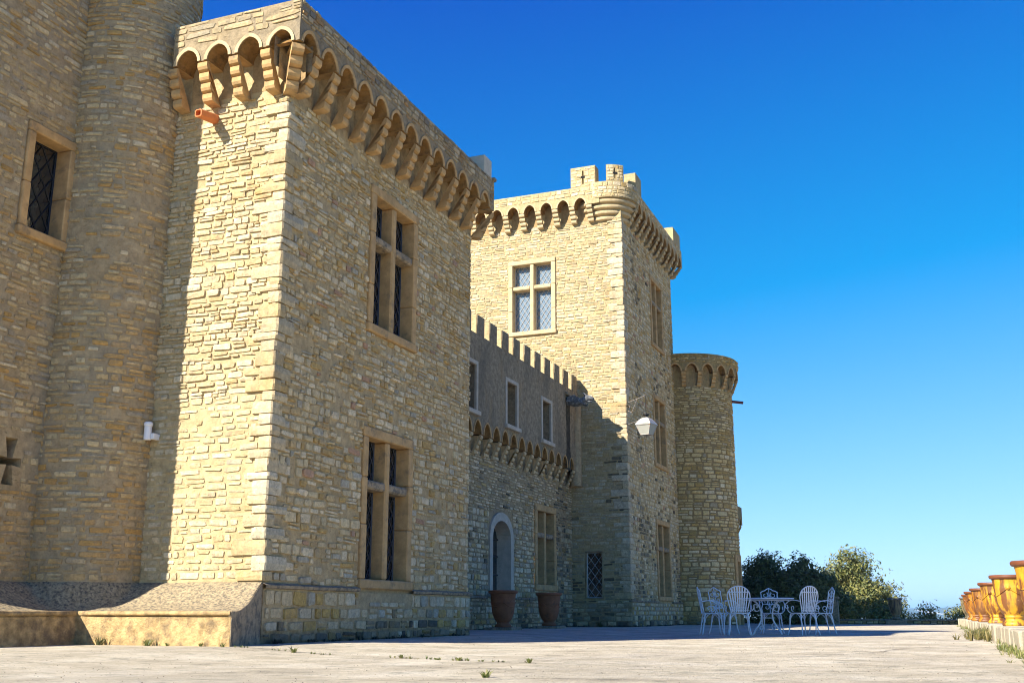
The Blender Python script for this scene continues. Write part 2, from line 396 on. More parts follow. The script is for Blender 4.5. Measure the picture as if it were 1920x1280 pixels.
def machicolation(parent, P, u0, n, pitch, o, zs, za, zt, hw, thick, ends=(0, 0), caps=(1, 1), mat='mortar_a', arch_mat='ashlar', rz=None, corbel=None, zc=None, skip=(), top_extra=0, ring=.055):
    """overhanging parapet on arches: front panel with arch cut-outs, barrel soffits, arch rings and corbels"""
    mb = MB(); vb = MB(); av = arch_curve(hw, zs, za); cen = [u0 + pitch * (i + .5) for i in range(n)]
    for i, c in enumerate(cen):
        a0, a1 = c - pitch / 2, c + pitch / 2
        for s, e in ((a0, c - hw), (c + hw, a1)):
            mb.quad(P(s, zs, o), P(e, zs, o), P(e, zt, o), P(s, zt, o)); vb.quad(P(s, zs, 0), P(e, zs, 0), P(e, zs, o), P(s, zs, o))
        for (x0, z0), (x1, z1) in zip(av, av[1:]):
            mb.quad(P(c + x0, z0, o), P(c + x1, z1, o), P(c + x1, zt, o), P(c + x0, zt, o))
            vb.quad(P(c + x0, z0, -.02), P(c + x1, z1, -.02), P(c + x1, z1, o - .001), P(c + x0, z0, o - .001))
        for s, e in ((a0, c), (c, a1)):
            mb.quad(P(s, zt, o), P(e, zt, o), P(e, zt, o - thick), P(s, zt, o - thick)); mb.quad(P(s, zt, o - thick), P(e, zt, o - thick), P(e, zt - 1, o - thick), P(s, zt - 1, o - thick))
    a, b_ = u0, u0 + n * pitch
    for k, (e, ext) in enumerate(((a, ends[0]), (b_, ends[1]))):
        f = e + (-ext if k == 0 else ext)
        if ext:
            mb.quad(P(e, zs, o), P(f, zs, o), P(f, zt, o), P(e, zt, o)); mb.quad(P(e, zs, 0), P(f, zs, 0), P(f, zs, o), P(e, zs, o)); mb.quad(P(e, zt, o), P(f, zt, o), P(f, zt, o - thick), P(e, zt, o - thick))
        if caps[k]: mb.quad(P(f, zs, 0), P(f, zs, o), P(f, zt, o), P(f, zt, 0))
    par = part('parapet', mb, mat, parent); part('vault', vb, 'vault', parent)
    for c in cen:                               # the brown back of each niche
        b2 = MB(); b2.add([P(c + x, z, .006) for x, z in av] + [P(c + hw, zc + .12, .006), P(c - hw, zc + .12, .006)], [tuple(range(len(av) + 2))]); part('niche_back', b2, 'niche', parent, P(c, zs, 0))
    rm = None
    for i, c in enumerate(cen):
        r = MB(); q = arch_curve(hw + ring, zs, za + ring)
        rows = []
        for (x0, z0), (x1, z1) in zip(av, q): rows.append([P(c + x0, z0, o - .02), P(c + x0, z0, o + .016), P(c + x1, z1, o + .022), P(c + x1, z1, o - .01)])
        r.sheet(rows); part('arch', r, arch_mat, parent, P(c, zs, o))
    if corbel:
        for i in range(n + 1):
            if i in skip: continue
            u = u0 + i * pitch; p = P(u, zc, 0); q = P(u, zc, 1) - p
            k_ = link('corbel', corbel, p, parent, math.atan2(q.x, -q.y) + .05 * noise.noise((u * 3.1, zc, 1))); k_.scale = (1 + .12 * noise.noise((u * 2.3, zc, 5)), 1 + .06 * noise.noise((u * 2.9, zc, 7)), 1)
    return [(c - hw - ring, c + hw + ring, zs - .01, za + ring) for c in cen]
def clip_poly(poly, x0, x1, y0, y1):
    for ax, lim, sg in ((0, x0, 1), (0, x1, -1), (1, y0, 1), (1, y1, -1)):
        out = []
        for i in range(len(poly)):
            a, b_ = poly[i], poly[(i + 1) % len(poly)]; da, db = (a[ax] - lim) * sg, (b_[ax] - lim) * sg
            if da >= 0: out.append(a)
            if (da >= 0) != (db >= 0):
                k = da / (da - db); out.append((a[0] + (b_[0] - a[0]) * k, a[1] + (b_[1] - a[1]) * k))
        poly = out
        if not poly: return poly
    return poly
def leaded(win, P, u0, u1, v0, v1, d, seed, pw=.17, ph=.26, lead='lead', single=False, glass='glass'):
    """diamond panes, each tilted a little, between crossing lead lines"""
    rng = random.Random(seed); mb = MB(); i = 0
    v = v0 - ph; row = 0
    while v < v1 + ph:
        u = u0 - pw + (pw / 2 if row % 2 else 0)
        while u < u1 + pw:
            pl = clip_poly([(u - pw / 2, v), (u, v - ph / 2), (u + pw / 2, v), (u, v + ph / 2)], u0, u1, v0, v1)
            if len(pl) > 2:
                tx, ty = rng.uniform(-.05, .05), rng.uniform(-.05, .05); pts = [P(x, y, d + (x - u) * tx + (y - v) * ty) for x, y in pl]
                if single and len(pl) >= 3:
                    q = MB(); q.add(pts, [tuple(range(len(pts)))]); part('pane', q, glass, win, pts[0])
                else: mb.add(pts, [tuple(range(len(pts)))])
            u += pw
        v += ph / 2; row += 1
    if mb.v: part('glass', mb, 'glass', win, P(u0, v0, d))
    lb = MB(); s = ph / pw; r = .007
    for sg in (1, -1):
        k = -60
        for k in range(-60, 60):
            # line v = v0 + sg*s*(u-u0) + (k)*ph
            pts = []
            off = v0 + k * ph
            for uu in (u0, u1):
                vv = off + sg * s * (uu - u0 + 0)
                if v0 - 1e-6 <= vv <= v1 + 1e-6: pts.append((uu, vv))
            for vv in (v0, v1):
                uu = u0 + (vv - off) / (sg * s)
                if u0 < uu < u1: pts.append((uu, vv))
            if len(pts) >= 2: 
                a, b_ = pts[0], pts[1]
                lb.tube([P(a[0], a[1], d + .012), P(b_[0], b_[1], d + .012)], .009, 4)
    e = .018
    for a, b_ in (((u0, v0), (u1, v0)), ((u1, v0), (u1, v1)), ((u1, v1), (u0, v1)), ((u0, v1), (u0, v0))):
        lb.tube([P(*a, d + .014), P(*b_, d + .014)], e, 4)
    part('lead_lattice', lb, lead, win, P(u0, v0, d))
def cross_window(parent, P, u0, u1, v0, v1, seed, mat='ashlar', proud=.05, deep=.30, fw=.17, tr=.36, mull=True, lead='lead', single=False, glass='glass', sillm=None, pw=.17, ph=.26):
    win_mb = MB(); p, q = proud, -deep; cu = (u0 + u1) / 2; m_ = .075
    win_mb.fbox(P, u0, u1, v1 - fw, v1, q, p)
    win = part('window', win_mb, mat, parent, P(cu, v0, 0), bevel=.018)
    jr = random.Random(seed); nj = 3 if v1 - v0 > 2 else 2; zs_ = [v0 + fw * .9] + [v0 + fw * .9 + (v1 - v0 - fw * 1.9) * (i + jr.uniform(-.15, .15)) / nj for i in range(1, nj)] + [v1 - fw]
    for a_, b_ in ((u0, u0 + fw), (u1 - fw, u1)):
        for za_, zb_ in zip(zs_, zs_[1:]):
            j_ = MB(); j_.fbox(P, a_ + jr.uniform(0, .008), b_ - jr.uniform(0, .008), za_ + .003, zb_ - .003, q, p + jr.uniform(-.008, .006)); part('jamb_stone', j_, mat, win, P((a_ + b_) / 2, za_, 0), bevel=.016)
    s = MB(); s.fbox(P, u0 - .02, u1 + .02, v0, v0 + fw * .9, q, p + .03); part('sill', s, sillm or mat, win, P(cu, v0, 0), bevel=.02)
    zt = v1 - (v1 - v0) * tr; lo, hi = v0 + fw * .9, v1 - fw
    if mull:
        s = MB(); s.fbox(P, cu - m_, cu + m_, lo, hi, q, p - .03); part('mullion', s, mat, win, P(cu, v0, 0), bevel=.03)
        s = MB(); s.fbox(P, u0 + fw, cu - m_, zt - m_, zt + m_, q, p - .028); s.fbox(P, cu + m_, u1 - fw, zt - m_, zt + m_, q, p - .028)
        part('transom', s, 'sill' if mat == 'ashlar' else mat, win, P(cu, zt, 0), bevel=.03)
        cells = [(u0 + fw, cu - m_, lo, zt - m_), (cu + m_, u1 - fw, lo, zt - m_), (u0 + fw, cu - m_, zt + m_, hi), (cu + m_, u1 - fw, zt + m_, hi)]
    else: cells = [(u0 + fw, u1 - fw, lo, hi)]
    for i, c in enumerate(cells): leaded(win, P, *c, -deep + .05, seed * 10 + i, pw, ph, lead, single, glass)
    b_ = MB(); b_.fbox(P, u0 + .01, u1 - .01, v0 + .01, v1 - .01, -deep - .25, -deep - .02); part('dark_room', b_, 'void', win, P(cu, v0, 0))
    return (u0, u1, v0, v1)
# ------------------------------------------------------------------ ground
def smooth(x): x = min(1, max(0, x)); return x * x * (3 - 2 * x)
def ground_z(x, y):
    return -.05 * smooth((x + 8.4) / 2.2) * smooth((y - 4) / 8 + .3)
mb = MB()
xs = lin(-40, -14, 4)[:-1] + lin(-14, .8, 48); ys = lin(-30, 3, 6)[:-1] + lin(3, 24, 60)[:-1] + lin(24, 53, 24)
mb.sheet([[(x, y, ground_z(x, y) + .006 * noise.noise((x * 1.7, y * 1.7, 3))) for x in xs] for y in ys])
struct('terrace', mb, 'terrace', smooth=True)
mb = MB()                                       # the hill under the castle and the land beyond
rows = []
rad = [330, 400, 900, 2500, 6000, 14000, 30000]
def land_z(r):
    return -1.2 if r < 56 else max(-95, -1.2 - (r - 56) * .33) if r < 340 else -95
for r in rad:
    rows.append([(-10 + r * math.sin(a), 10 + r * math.cos(a), land_z(r) + (noise.noise((r * .01, a * 9, 1)) * min(8, r * .01) if r > 100 else 0)) for a in lin(-math.pi, math.pi, 96)])
mb.sheet(rows); struct('plain', mb, 'far_land', smooth=True)
mb = MB(); rows = []
for r in [30, 60, 62, 66, 72, 85, 120, 200, 345]:
    rows.append([(-10 + r * math.sin(a), 10 + r * math.cos(a), land_z(r) + (noise.noise((r * .02, a * 9, 1)) * min(5, r * .03) if r > 70 else 0)) for a in lin(-math.pi, math.pi, 96)])
mb.sheet(rows); mb.add([rows[0][i] for i in range(96)], [tuple(range(96))]); struct('hillside', mb, 'slope', smooth=True)
mb = MB()                                       # hills on the horizon
for k, (dist, hh) in enumerate(((7000, 62), (9500, 88))):
    rows = [[], [], []]
    for a in lin(R(-75), R(75), 300):
        n_ = .5 + .5 * noise.noise((a * 7 + k * 3, k * 5.1, .3)) + .25 * noise.noise((a * 23, k, 4)) + .06 * noise.noise((a * 90, k, 9))
        h_ = hh * (.55 + .45 * n_)
        for j, (dd, z) in enumerate(((dist - 900, -98), (dist, h_ - 40), (dist + 500, -98))):
            rows[j].append((dd * math.sin(a), dd * math.cos(a), z if j != 1 else h_ * .92 - 12))
    mb.sheet(rows)
struct('hills', mb, 'far_land', smooth=True)
mb = MB()                                       # pale scar low on the nearer hill
rng = random.Random(4); top, bot = [], []
for i in range(25):
    a = R(-.75 + 1.5 * i / 24 - 2.1 + 1.3); dd = 6080
    z = 24 - i * 1.05 + rng.uniform(-2, 2); th = 7 * math.sin(math.pi * (i + .5) / 25) + 1
    top.append((dd * math.sin(a), dd * math.cos(a), z)); bot.append(((dd - 20) * math.sin(a), (dd - 20) * math.cos(a), z - th))
mb.sheet([top, bot]); struct('quarry_scar', mb, 'quarry')
# paving joints that run from the plinth corner across the terrace
for pts in ([(-8.3, 11.6), (-6.8, 11.0), (-5.2, 10.4), (-3.9, 9.9), (-2.5, 9.35)], [(-4.6, 8.6), (-3.9, 9.9), (-3.2, 11.4), (-2.9, 12.2)], [(-6.3, 8.2), (-4.9, 8.75), (-3.6, 8.5), (-2.2, 9.0), (-.9, 8.8), (.5, 9.3)], [(-1.6, 12.0), (-.9, 13.6), (-.6, 15.5), (.2, 17.2)], [(-3.3, 6.7), (-2.6, 7.3), (-1.6, 7.4), (-.4, 7.9)]):
    mb = MB(); rng = random.Random(7)
    q = [Vector((x, y, 0)) for x, y in pts]; fine = []
    for a, b_ in zip(q, q[1:]):
        for i in range(8): fine.append(a.lerp(b_, i / 8) + Vector((rng.uniform(-.012, .012), rng.uniform(-.012, .012), 0)))
    fine.append(q[-1]); t = (q[-1] - q[0]).normalized(); s = Vector((-t.y, t.x, 0)); w1, w2 = [], []
    for f in fine:
        k = rng.uniform(.004, .012); z = ground_z(f.x, f.y) + .009
        w1.append(f + s * k + Vector((0, 0, z))); w2.append(f - s * k + Vector((0, 0, z)))
    mb.sheet([w1, w2]); struct('paving_joint', mb, 'void')
# ------------------------------------------------------------------ numbers of the castle
XA, YA, YA2 = -8.75, 12.8, 19.78
XE, RD, YE0 = -11.9, 1.05, 10.05
XB, YB, YB2 = -9.35, 34.0, 41.3
XC, XCL = -11.0, -11.3
FX, FY, RF = -9.35, 43.05, 1.92
buff = [(5, (.64, .52, .30)), (4, (.69, .585, .38)), (2.5, (.54, .41, .21)), (1.2, (.54, .37, .14)), (1, (.46, .42, .31)), (.25, (.50, .31, .19))]  # same stone as pale, lightened to lift the shaded faces
pale = [(5, (.56, .46, .28)), (3, (.61, .53, .36)), (2.5, (.51, .40, .215)), (.25, (.58, .43, .20)), (.6, (.52, .46, .32))]
drumc = [(4, (.50, .39, .21)), (3, (.58, .48, .28)), (1, (.48, .31, .11)), (1.5, (.62, .54, .36)), (1.6, (.40, .35, .25))]
wing = [(4, (.60, .50, .31)), (3, (.68, .58, .39)), (2, (.48, .40, .24)), (1, (.56, .40, .16)), (1, (.38, .34, .25))]
fpal = [(4, (.60, .46, .21)), (3, (.68, .55, .29)), (2, (.50, .35, .125)), (1.2, (.70, .60, .38)), (1, (.42, .36, .23))]
low = [(4, (.58, .47, .275)), (3, (.64, .55, .36)), (2, (.52, .36, .12)), (1, (.46, .42, .31))]
MOSS = (.055, .055, .045)
def base_stain(h0, amount=.9):
    def f(u, v, rng):
        k = 1 - v / h0 + noise.noise((u * 1.6, v * 2, 5)) * .9
        return (amount * rng.uniform(.4, 1), MOSS) if k > .55 + rng.uniform(-.2, .5) else None
    return f
def d_stain_bounce(u, v, rng):
    k = noise.noise((u * .8, v * .45, 4)) + .6 * math.exp(-(v / 3.6) ** 2) + (.4 * math.exp(-(v / 7) ** 2) if u > 19.4 else 0)  # drum's right side takes extra ochre as painted warm reflected light
    return (rng.uniform(.25, .75), (.54, .33, .11)) if k > rng.uniform(.1, .7) else None
# ------------------------------------------------------------------ near square tower
tower = thing('square_tower', 'near square rubble tower with arched parapet and two stone cross windows', 'tower', (-11.2, 16.3, 0), 'square towers of the castle')
PR, PL = planeX(XA), planeY(YA)
ZS, ZA, ZT, OV = 8.80, 9.035, 9.50, .42
w1 = cross_window(tower, PR, 15.43, 17.24, 5.05, 7.72, 1)
w2 = cross_window(tower, PR, 15.43, 17.24, .79, 3.43, 2)
mb = MB()
panel(mb, PR, [YA, YA2], [.0, ZT - .2], [w1, w2])
ml = MB(); panel(ml, PL, [-13.5, XA], [0, ZT - .2]); part('front_wall', ml, 'mortar_l', tower)
panel(mb, planeY(YA2), [-13.5, XA], [0, ZT]); panel(mb, planeX(-13.5), [YA, YA2], [0, ZT])
mb.quad((-13.5, YA, ZT - .5), (XA, YA, ZT - .5), (XA, YA2, ZT - .5), (-13.5, YA2, ZT - .5))
part('wall', mb, 'mortar_a', tower)
mb = MB(); mb.fbox(PR, YA - .02, YA2 + .03, -.06, .735, -.2, .045); part('base_course', mb, 'mortar_a', tower)
for a, b_ in ((YA - .03, 15.40), (17.27, YA2 + .05)):
    mb = MB(); us = lin(a, b_, 14); mb.sheet([[PR(u, z + .012 * noise.noise((u * 3, 1, z)), d_) for u in us] for z, d_ in ((.735, .04), (.745, .085), (.785, .095), (.815, .02))])
    part('string_course', mb, 'sill', tower)
CB = corbel_mesh('ashlar', .175, 4, .61, .24, .41)
PIT = .575
parap = [(4, (.40, .33, .21)), (2, (.48, .41, .27)), (2, (.30, .26, .18)), (1, (.36, .24, .12)), (1, (.22, .20, .16))]
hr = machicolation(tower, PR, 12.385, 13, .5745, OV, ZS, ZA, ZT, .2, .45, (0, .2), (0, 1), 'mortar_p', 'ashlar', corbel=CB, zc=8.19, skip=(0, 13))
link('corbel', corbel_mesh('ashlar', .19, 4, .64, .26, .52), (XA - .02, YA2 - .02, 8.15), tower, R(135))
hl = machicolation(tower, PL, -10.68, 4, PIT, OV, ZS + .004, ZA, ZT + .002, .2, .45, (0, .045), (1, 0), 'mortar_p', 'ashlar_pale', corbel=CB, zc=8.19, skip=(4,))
link('corbel', corbel_mesh('ashlar', .19, 4, .64, .26, .56), (XA - .02, YA + .02, 8.15), tower, R(45))
mb = MB()                                      # rear half of the parapet and the flat roof edge
mb.box(-13.5, XA + OV - .05, YA2 - .2, YA2 + .26, 8.9, ZT - .01); part('rear_parapet', mb, 'mortar_a', tower)
mb = MB(); mb.box(XA + .02, XA + OV - .01, 19.55, 19.95, ZT + .004, ZT + .42); part('parapet_block', mb, 'chimney', tower, bevel=.015)
mb = MB(); mb.box(XA - .1, XA + OV + .06, 19.955, 20.08, ZT - .03, ZT + .05); part('coping', mb, 'sill', tower, bevel=.02)
def size_a(v): return (.055, .135, .09, .32) if v > 3.6 else (.08, .175, .12, .36)
rec = lay_stones(PR, YA + .005, YA2, .82, 8.2, size_a, buff, 11, [w1, w2], .025, .03, .05, base_stain(1.1, .5), drop=.05)
rec += lay_stones(planeX(XA + .045), YA, YA2, 0.0, .73, (.10, .19, .13, .40), low, 12, [(w2[0] - .03, w2[1] + .03, .6, 1)], .035, .03, .012, base_stain(.42))
rec += lay_stones(planeX(XA + OV), YA - OV + .01, 20.04, ZA + .09, ZT, (.06, .12, .12, .32), parap, 13, hr, .02, .024, .01)
rec += lay_stones(planeX(XA + OV), YA - OV + .01, 20.04, ZS + .08, ZA + .09, (.07, .12, .06, .16), parap, 14, hr, .02, .02, .0)
tower_single = rec
rec += lay_stones(PL, -11.6, XA + .015, 0.86, 3.5, (.085, .125, .13, .36), pale, 15, [], .026, .015, .015, quoin=(False, True), drop=.03)
rec += lay_stones(PL, -11.6, XA + .015, 3.5, 6.7, (.045, .13, .10, .38), pale, 17, [], .012, .026, .05, quoin=(False, True))
rec += lay_stones(PL, -11.6, XA + .015, 6.7, 8.22, (.06, .11, .12, .36), pale, 18, [], .018, .024, .03, quoin=(False, True), drop=.04)
rec += lay_stones(planeY(YA - OV), -10.66, XA + OV, ZA + .08, ZT, (.08, .16, .16, .5), [(3, (.46, .37, .215)), (2, (.40, .325, .19)), (1, (.36, .31, .21)), (1, (.50, .42, .26))], 16, hl, .016, .016, .02, drop=.25)
set_stones(tower, rec, 'stone')
mb = MB()                                      # terracotta rain spout, a square tube cut open at the end
def spout_ring(y, s, drop): return [(-10.09 + a * s, y, 7.99 - drop + b_ * s) for a, b_ in ((.6, 1), (1, .6), (1, -.6), (.6, -1), (-.6, -1), (-1, -.6), (-1, .6), (-.6, 1))]
ro = [spout_ring(12.84, .072, 0), spout_ring(12.36, .064, .09), spout_ring(12.355, .047, .09), spout_ring(12.5, .045, .06)]
mb.sheet([r + [r[0]] for r in ro]); mb.add(ro[3], [tuple(range(8))])
sp = part('rain_spout', mb, 'pipe', tower)
mb = MB(); r = spout_ring(12.49, .045, .06); mb.add([(x, y - .012, z) for x, y, z in r], [tuple(range(8))]); part('spout_hollow', mb, 'void', sp)
def quoins(parent, x, y, z0, z1, seed, pal, hr, ln, proud):
    rng = random.Random(seed); z = z0; k = 0
    while z < z1 - .06:
        h = rng.uniform(*hr); k += 1; a, b_ = (ln[1], ln[0]) if k % 2 else (ln[0], ln[1]); a *= rng.uniform(.7, 1.25); b_ *= rng.uniform(.7, 1.25)
        q = MB(); p_, s_ = proud * rng.uniform(.6, 1.4), proud * rng.uniform(.6, 1.4); g = rng.uniform(.006, .014); j = lambda m_=.012: rng.uniform(-m_, m_)
        za, zb = z + g, min(z + h, z1) - g; c = .022
        o_ = [(x - a, y + .02), (x - a + .02, y - s_ + j(.006)), (x + p_ - c + j(.008), y - s_ + j(.006)), (x + p_ + j(.006), y - s_ + c + j(.008)), (x + p_ + j(.006), y + b_ - .02), (x - .02, y + b_)]
        zm = (za + zb) / 2; rows = [[(vx, vy, zz + j(.006)) for vx, vy in o_] for zz in (za, zb)]
        mid = [(vx + (p_ * .25 if vx > x - .03 else 0), vy - (s_ * .25 if vy < y + .03 else 0), zm + j(.02)) for vx, vy in o_]
        n_ = len(o_); allv = rows[0] + mid + rows[1]; fs = [(i + r_ * n_, i + 1 + r_ * n_, i + 1 + (r_ + 1) * n_, i + (r_ + 1) * n_) for r_ in (0, 1) for i in range(n_ - 1)] + [tuple(range(n_)), tuple(range(2 * n_, 3 * n_))]
        q.add(allv, fs, pick(rng, pal)); part('quoin_stone', q, 'stone', parent, (x, y, zm)); z += h
quoins(tower, XA, YA, .84, 8.12, 3, pale, (.10, .24), (.2, .42), .04)
# ------------------------------------------------------------------ left wing wall and its round tower
wallE = thing('castle_wall', 'tall shaded rubble wall with a single leaded window and a cross loop', 'wall', (XE - 2, 8, 0))
PE = planeX(XE)
we = cross_window(wallE, PE, 10.84, 11.80, 5.67, 7.43, 3, 'ashlar', .05, .30, .15, .36, False, 'iron', True, pw=.26, ph=.42)
sl = (10.98, 11.42, 2.09, 2.79)
mb = MB()
panel(mb, PE, [YE0, YA], [0, 14.6], [we, sl])
panel(mb, planeY(YE0), [-17, XE], [0, 14.6]); panel(mb, planeX(-17), [YE0, 13.8], [0, 14.6]); panel(mb, planeY(13.8), [-17, XE], [0, 14.6])
panel(mb, planeX(XE), [YA, 13.8], [8, 14.6])
mb.quad((-17, YE0, 14.6), (XE, YE0, 14.6), (XE, 13.8, 14.6), (-17, 13.8, 14.6))
part('wall', mb, 'mortar_d', wallE)
# cross-shaped loop with flared arms: an outline on the face and a smaller one inside
cu, cv = 11.20, 2.445
def arm(au, av_, wi, wo): 
    return [(wi * av_ + 0 * au, 0)]
def cross(k, wi, wo, lu, lv):
    p = []
    p += [(-wo, lv), (wo, lv), (wi * .9, wi), (lu, wo * .62), (lu, -wo * .62), (wi * .9, -wi), (wo, -lv), (-wo, -lv), (-wi * .9, -wi), (-lu, -wo * .62), (-lu, wo * .62), (-wi * .9, wi)]
    return [(cu + a, cv + b_) for a, b_ in p]
co_, ci = cross(0, .05, .105, .205, .325), cross(0, .042, .085, .175, .285)
mb = MB()
fo = [PE(u, v, 0) for u, v in co_]; fi = [PE(u, v, -.4) for u, v in ci]
mb.sheet([fo + [fo[0]], fi + [fi[0]]])
# face between the cross outline and the rectangular cut-out
rct = [(sl[0], sl[3]), (sl[1], sl[3]), (sl[1], sl[2]), (sl[0], sl[2])]
n0 = len(mb.v); mb.add([PE(u, v, .004) for u, v in co_ + rct], [(0, 1, 13, 12), (1, 2, 3, 13), (3, 4, 14, 13), (4, 5, 6, 14), (6, 7, 15, 14), (7, 8, 9, 15), (9, 10, 12, 15), (10, 11, 0, 12)])
lp = part('cross_loop', mb, 'mortar_d', wallE, PE(cu, cv, 0))
mb = MB(); mb.fbox(PE, sl[0] + .02, sl[1] - .02, sl[2] + .02, sl[3] - .02, -.55, -.39); part('dark_room', mb, 'void', lp)
rec = lay_stones(PE, YE0 + .01, YA - .95, .84, 14.5, (.06, .115, .12, .36), drumc, 21, [we, (sl[0], sl[1], sl[2] - .02, sl[3] + .02)], .026, .018, .012, d_stain_bounce, drop=.07)
rec += lay_stones(planeY(YE0), -15, XE, .0, 12, (.12, .2, .25, .5), pale, 22, [], .025, .02, .01)
set_stones(wallE, rec)
drumD = thing('round_tower', 'tall plain round tower filling the corner beside the near square tower', 'tower', (XE, YA, 0))
PD = drum(XE, YA, RD)
mb = MB(); panel(mb, PD, lin(-math.pi * RD, math.pi * RD, 48), [0, 14.4]); part('wall', mb, 'mortar_d', drumD, smooth=True)
mb = MB(); mb.lathe([(RD + .06, 14.4), (RD + .06, 14.6), (.01, 14.6)], 40, (XE, YA, 0)); part('coping', mb, 'sill', drumD)
rec = lay_stones(PD, -1.70 * RD, .75 * RD, .84, 14.4, (.065, .115, .12, .34), drumc, 23, [], .025, .018, .006, lambda u, v, rng: d_stain_bounce(u + 20, v, rng), drop=.05)
set_stones(drumD, rec)
# ------------------------------------------------------------------ battered plinth that follows the walls
plinth = thing('stone_plinth', 'low ochre plinth with a lichened hollow top at the foot of the left walls', 'plinth', (-10, 11.9, 0))
pth = [((-8.735, YA), (-8.47, 11.75)), ((-9.4, YA), (-9.4, 11.75)), ((-10.2, YA), (-10.2, 11.75)), ((XE + RD + .01, YA), (-10.62, 11.75))]
for a in lin(0, -90, 6)[1:-1]:
    k = -a / 90; tgt = (-10.62 + (-10.95 + 10.62) * min(1, k * 2), 11.75 - .33 * max(0, k * 2 - 1))
    pth.append(((XE + RD * math.cos(R(a)), YA + RD * math.sin(R(a))), tgt))
pth += [((XE, YA - RD), (-10.95, 11.42)), ((XE, 11.0), (-10.95, 11.0)), ((XE, 10.4), (-10.95, 10.4)), ((XE, YE0 - .02), (-10.95, YE0 - .02))]
fine = []
for (a, b_), (c, d_) in zip(pth, pth[1:]):
    for i in range(5): k = i / 5; fine.append((Vector(a).lerp(Vector(c), k), Vector(b_).lerp(Vector(d_), k)))
fine.append((Vector(pth[-1][0]), Vector(pth[-1][1])))
def prow(prof): return [[(lambda t: (t[0] + (l[0] - t[0]) * s, t[1] + (l[1] - t[1]) * s, z + .006 * noise.noise((l[0] * 3, l[1] * 3, z * 9))))(t) for t, l in fine] for s, z in prof]
mb = MB(); mb.sheet(prow([(1.0, -.1), (1.0, .1), (.995, .30), (1.0, .358)])); part('plinth_face', mb, 'plinth', plinth, smooth=True)
mb = MB(); mb.sheet(prow([(1.0, .358), (.975, .36), (.975, .372), (1.0, .376), (1.025, .385), (1.035, .40), (1.03, .425), (1.0, .437)])); part('lip_moulding', mb, 'plinth', plinth, smooth=True)
mb = MB(); mb.sheet(prow([(1.0, .437), (.88, .432), (.72, .452), (.5, .53), (.32, .635), (.16, .75), (.03, .825), (-.05, .84)])); part('hollow_top', mb, 'lichen', plinth, smooth=True)
mb = MB(); pr = [(1.0, -.1), (1.0, .355), (1.02, .38), (1.02, .42), (1.0, .437), (.88, .432), (.72, .452), (.5, .53), (.32, .635), (.16, .75), (.0, .825), (0, -.1)]
t, l = fine[0]; pr = [(s - .006, z - .004) for s, z in pr]; mb.add([(t.x + (l.x - t.x) * s + .012, t.y + (l.y - t.y) * s, z) for s, z in pr], [tuple(range(len(pr)))])
mb.add([(t.x + (l.x - t.x) * s + .012, t.y + (l.y - t.y) * s, z) for s, z in pr] + [(t.x + (l.x - t.x) * s - .03, t.y + (l.y - t.y) * s, z) for s, z in pr], [(i, i + 1, i + 13, i + 12) for i in range(11)])
part('end_face', mb, 'sill', plinth)
# ------------------------------------------------------------------ low wing between the square towers
wallC = thing('castle_wall', 'low crenellated wing joining both square towers, with grey render above arches', 'wall', (XC - 2, 26.9, 0))
PC, PCL = planeX(XC), planeX(XCL)
ups = []
def small_window(u0, u1, v0, v1, seed):
    f = MB(); fw = .11
    f.fbox(PC, u0, u0 + fw, v0, v1, -.05, .03); f.fbox(PC, u1 - fw, u1, v0, v1, -.05, .03); f.fbox(PC, u0 + fw, u1 - fw, v1 - fw, v1, -.05, .028)
    wn = part('window', f, 'white_stone', wallC, PC((u0 + u1) / 2, v0, 0), bevel=.012)
    s = MB(); s.fbox(PC, u0 - .05, u1 + .05, v0 - .05, v0 + .07, -.32, .10); part('sill', s, 'white_stone', wn, PC((u0 + u1) / 2, v0, 0), bevel=.015)
    s = MB(); s.fbox(PC, u0 + fw, u1 - fw, v0 + .07, v1 - fw, -.62, -.36); part('dark_room', s, 'void', wn, PC((u0 + u1) / 2, v0, 0))
    s = MB()
    for a, b_ in ((u0 + .0, u0 + fw), (u1 - fw, u1 + .0)): s.fbox(PC, a + .004, b_ - .004, v0 + .07, v1 - fw, -.5, -.052)
    s.fbox(PC, u0 + fw, u1 - fw, v0 + .07, v0 + .1, -.5, -.33); s.fbox(PC, u0 + .004, u1 - .004, v1 - fw, v1 - .004, -.5, -.052); part('reveal', s, 'render', wn, PC((u0 + u1) / 2, v0, 0))
    leaded(wn, PC, u0 + fw, u1 - fw, v0 + .1, v1 - fw, -.44, seed)
    return (u0, u1, v0, v1)
for i, c in enumerate((24.92, 27.86, 30.79)): ups.append(small_window(c - .49, c + .49, 5.46, 6.87, 31 + i))
mw = cross_window(wallC, PCL, 30.42, 32.33, 1.07, 3.63, 34, 'ashlar', .06, .36, .2, .36)
# tall arched window in a pale surround
au, hw_, s0, s1 = 27.78, .66, .95, 2.42
outer = [(au - .87, s0)] + [(au - .87 * math.cos(math.pi * i / 14), s1 + .70 * math.sin(math.pi * i / 14)) for i in range(15)] + [(au + .87, s0)]
inner = [(au - hw_, s0)] + [(au - hw_ * math.cos(math.pi * i / 14), s1 + .47 * math.sin(math.pi * i / 14)) for i in range(15)] + [(au + hw_, s0)]
mb = MB(); mb.sheet([[PCL(u, v, -.02) for u, v in outer], [PCL(u, v, .055) for u, v in outer], [PCL(u, v, .055) for u, v in inner], [PCL(u, v, -.42) for u, v in inner]])
awn = part('arched_window', mb, 'white_stone', wallC, PCL(au, s0, 0))
mb = MB(); mb.add([PCL(u, v, -.38) for u, v in inner], [tuple(range(len(inner)))]); part('glass', mb, 'glass', awn, PCL(au, s0, 0))
mb = MB(); mb.fbox(PCL, au - .035, au + .035, s0, s1 + .46, -.375, -.33)
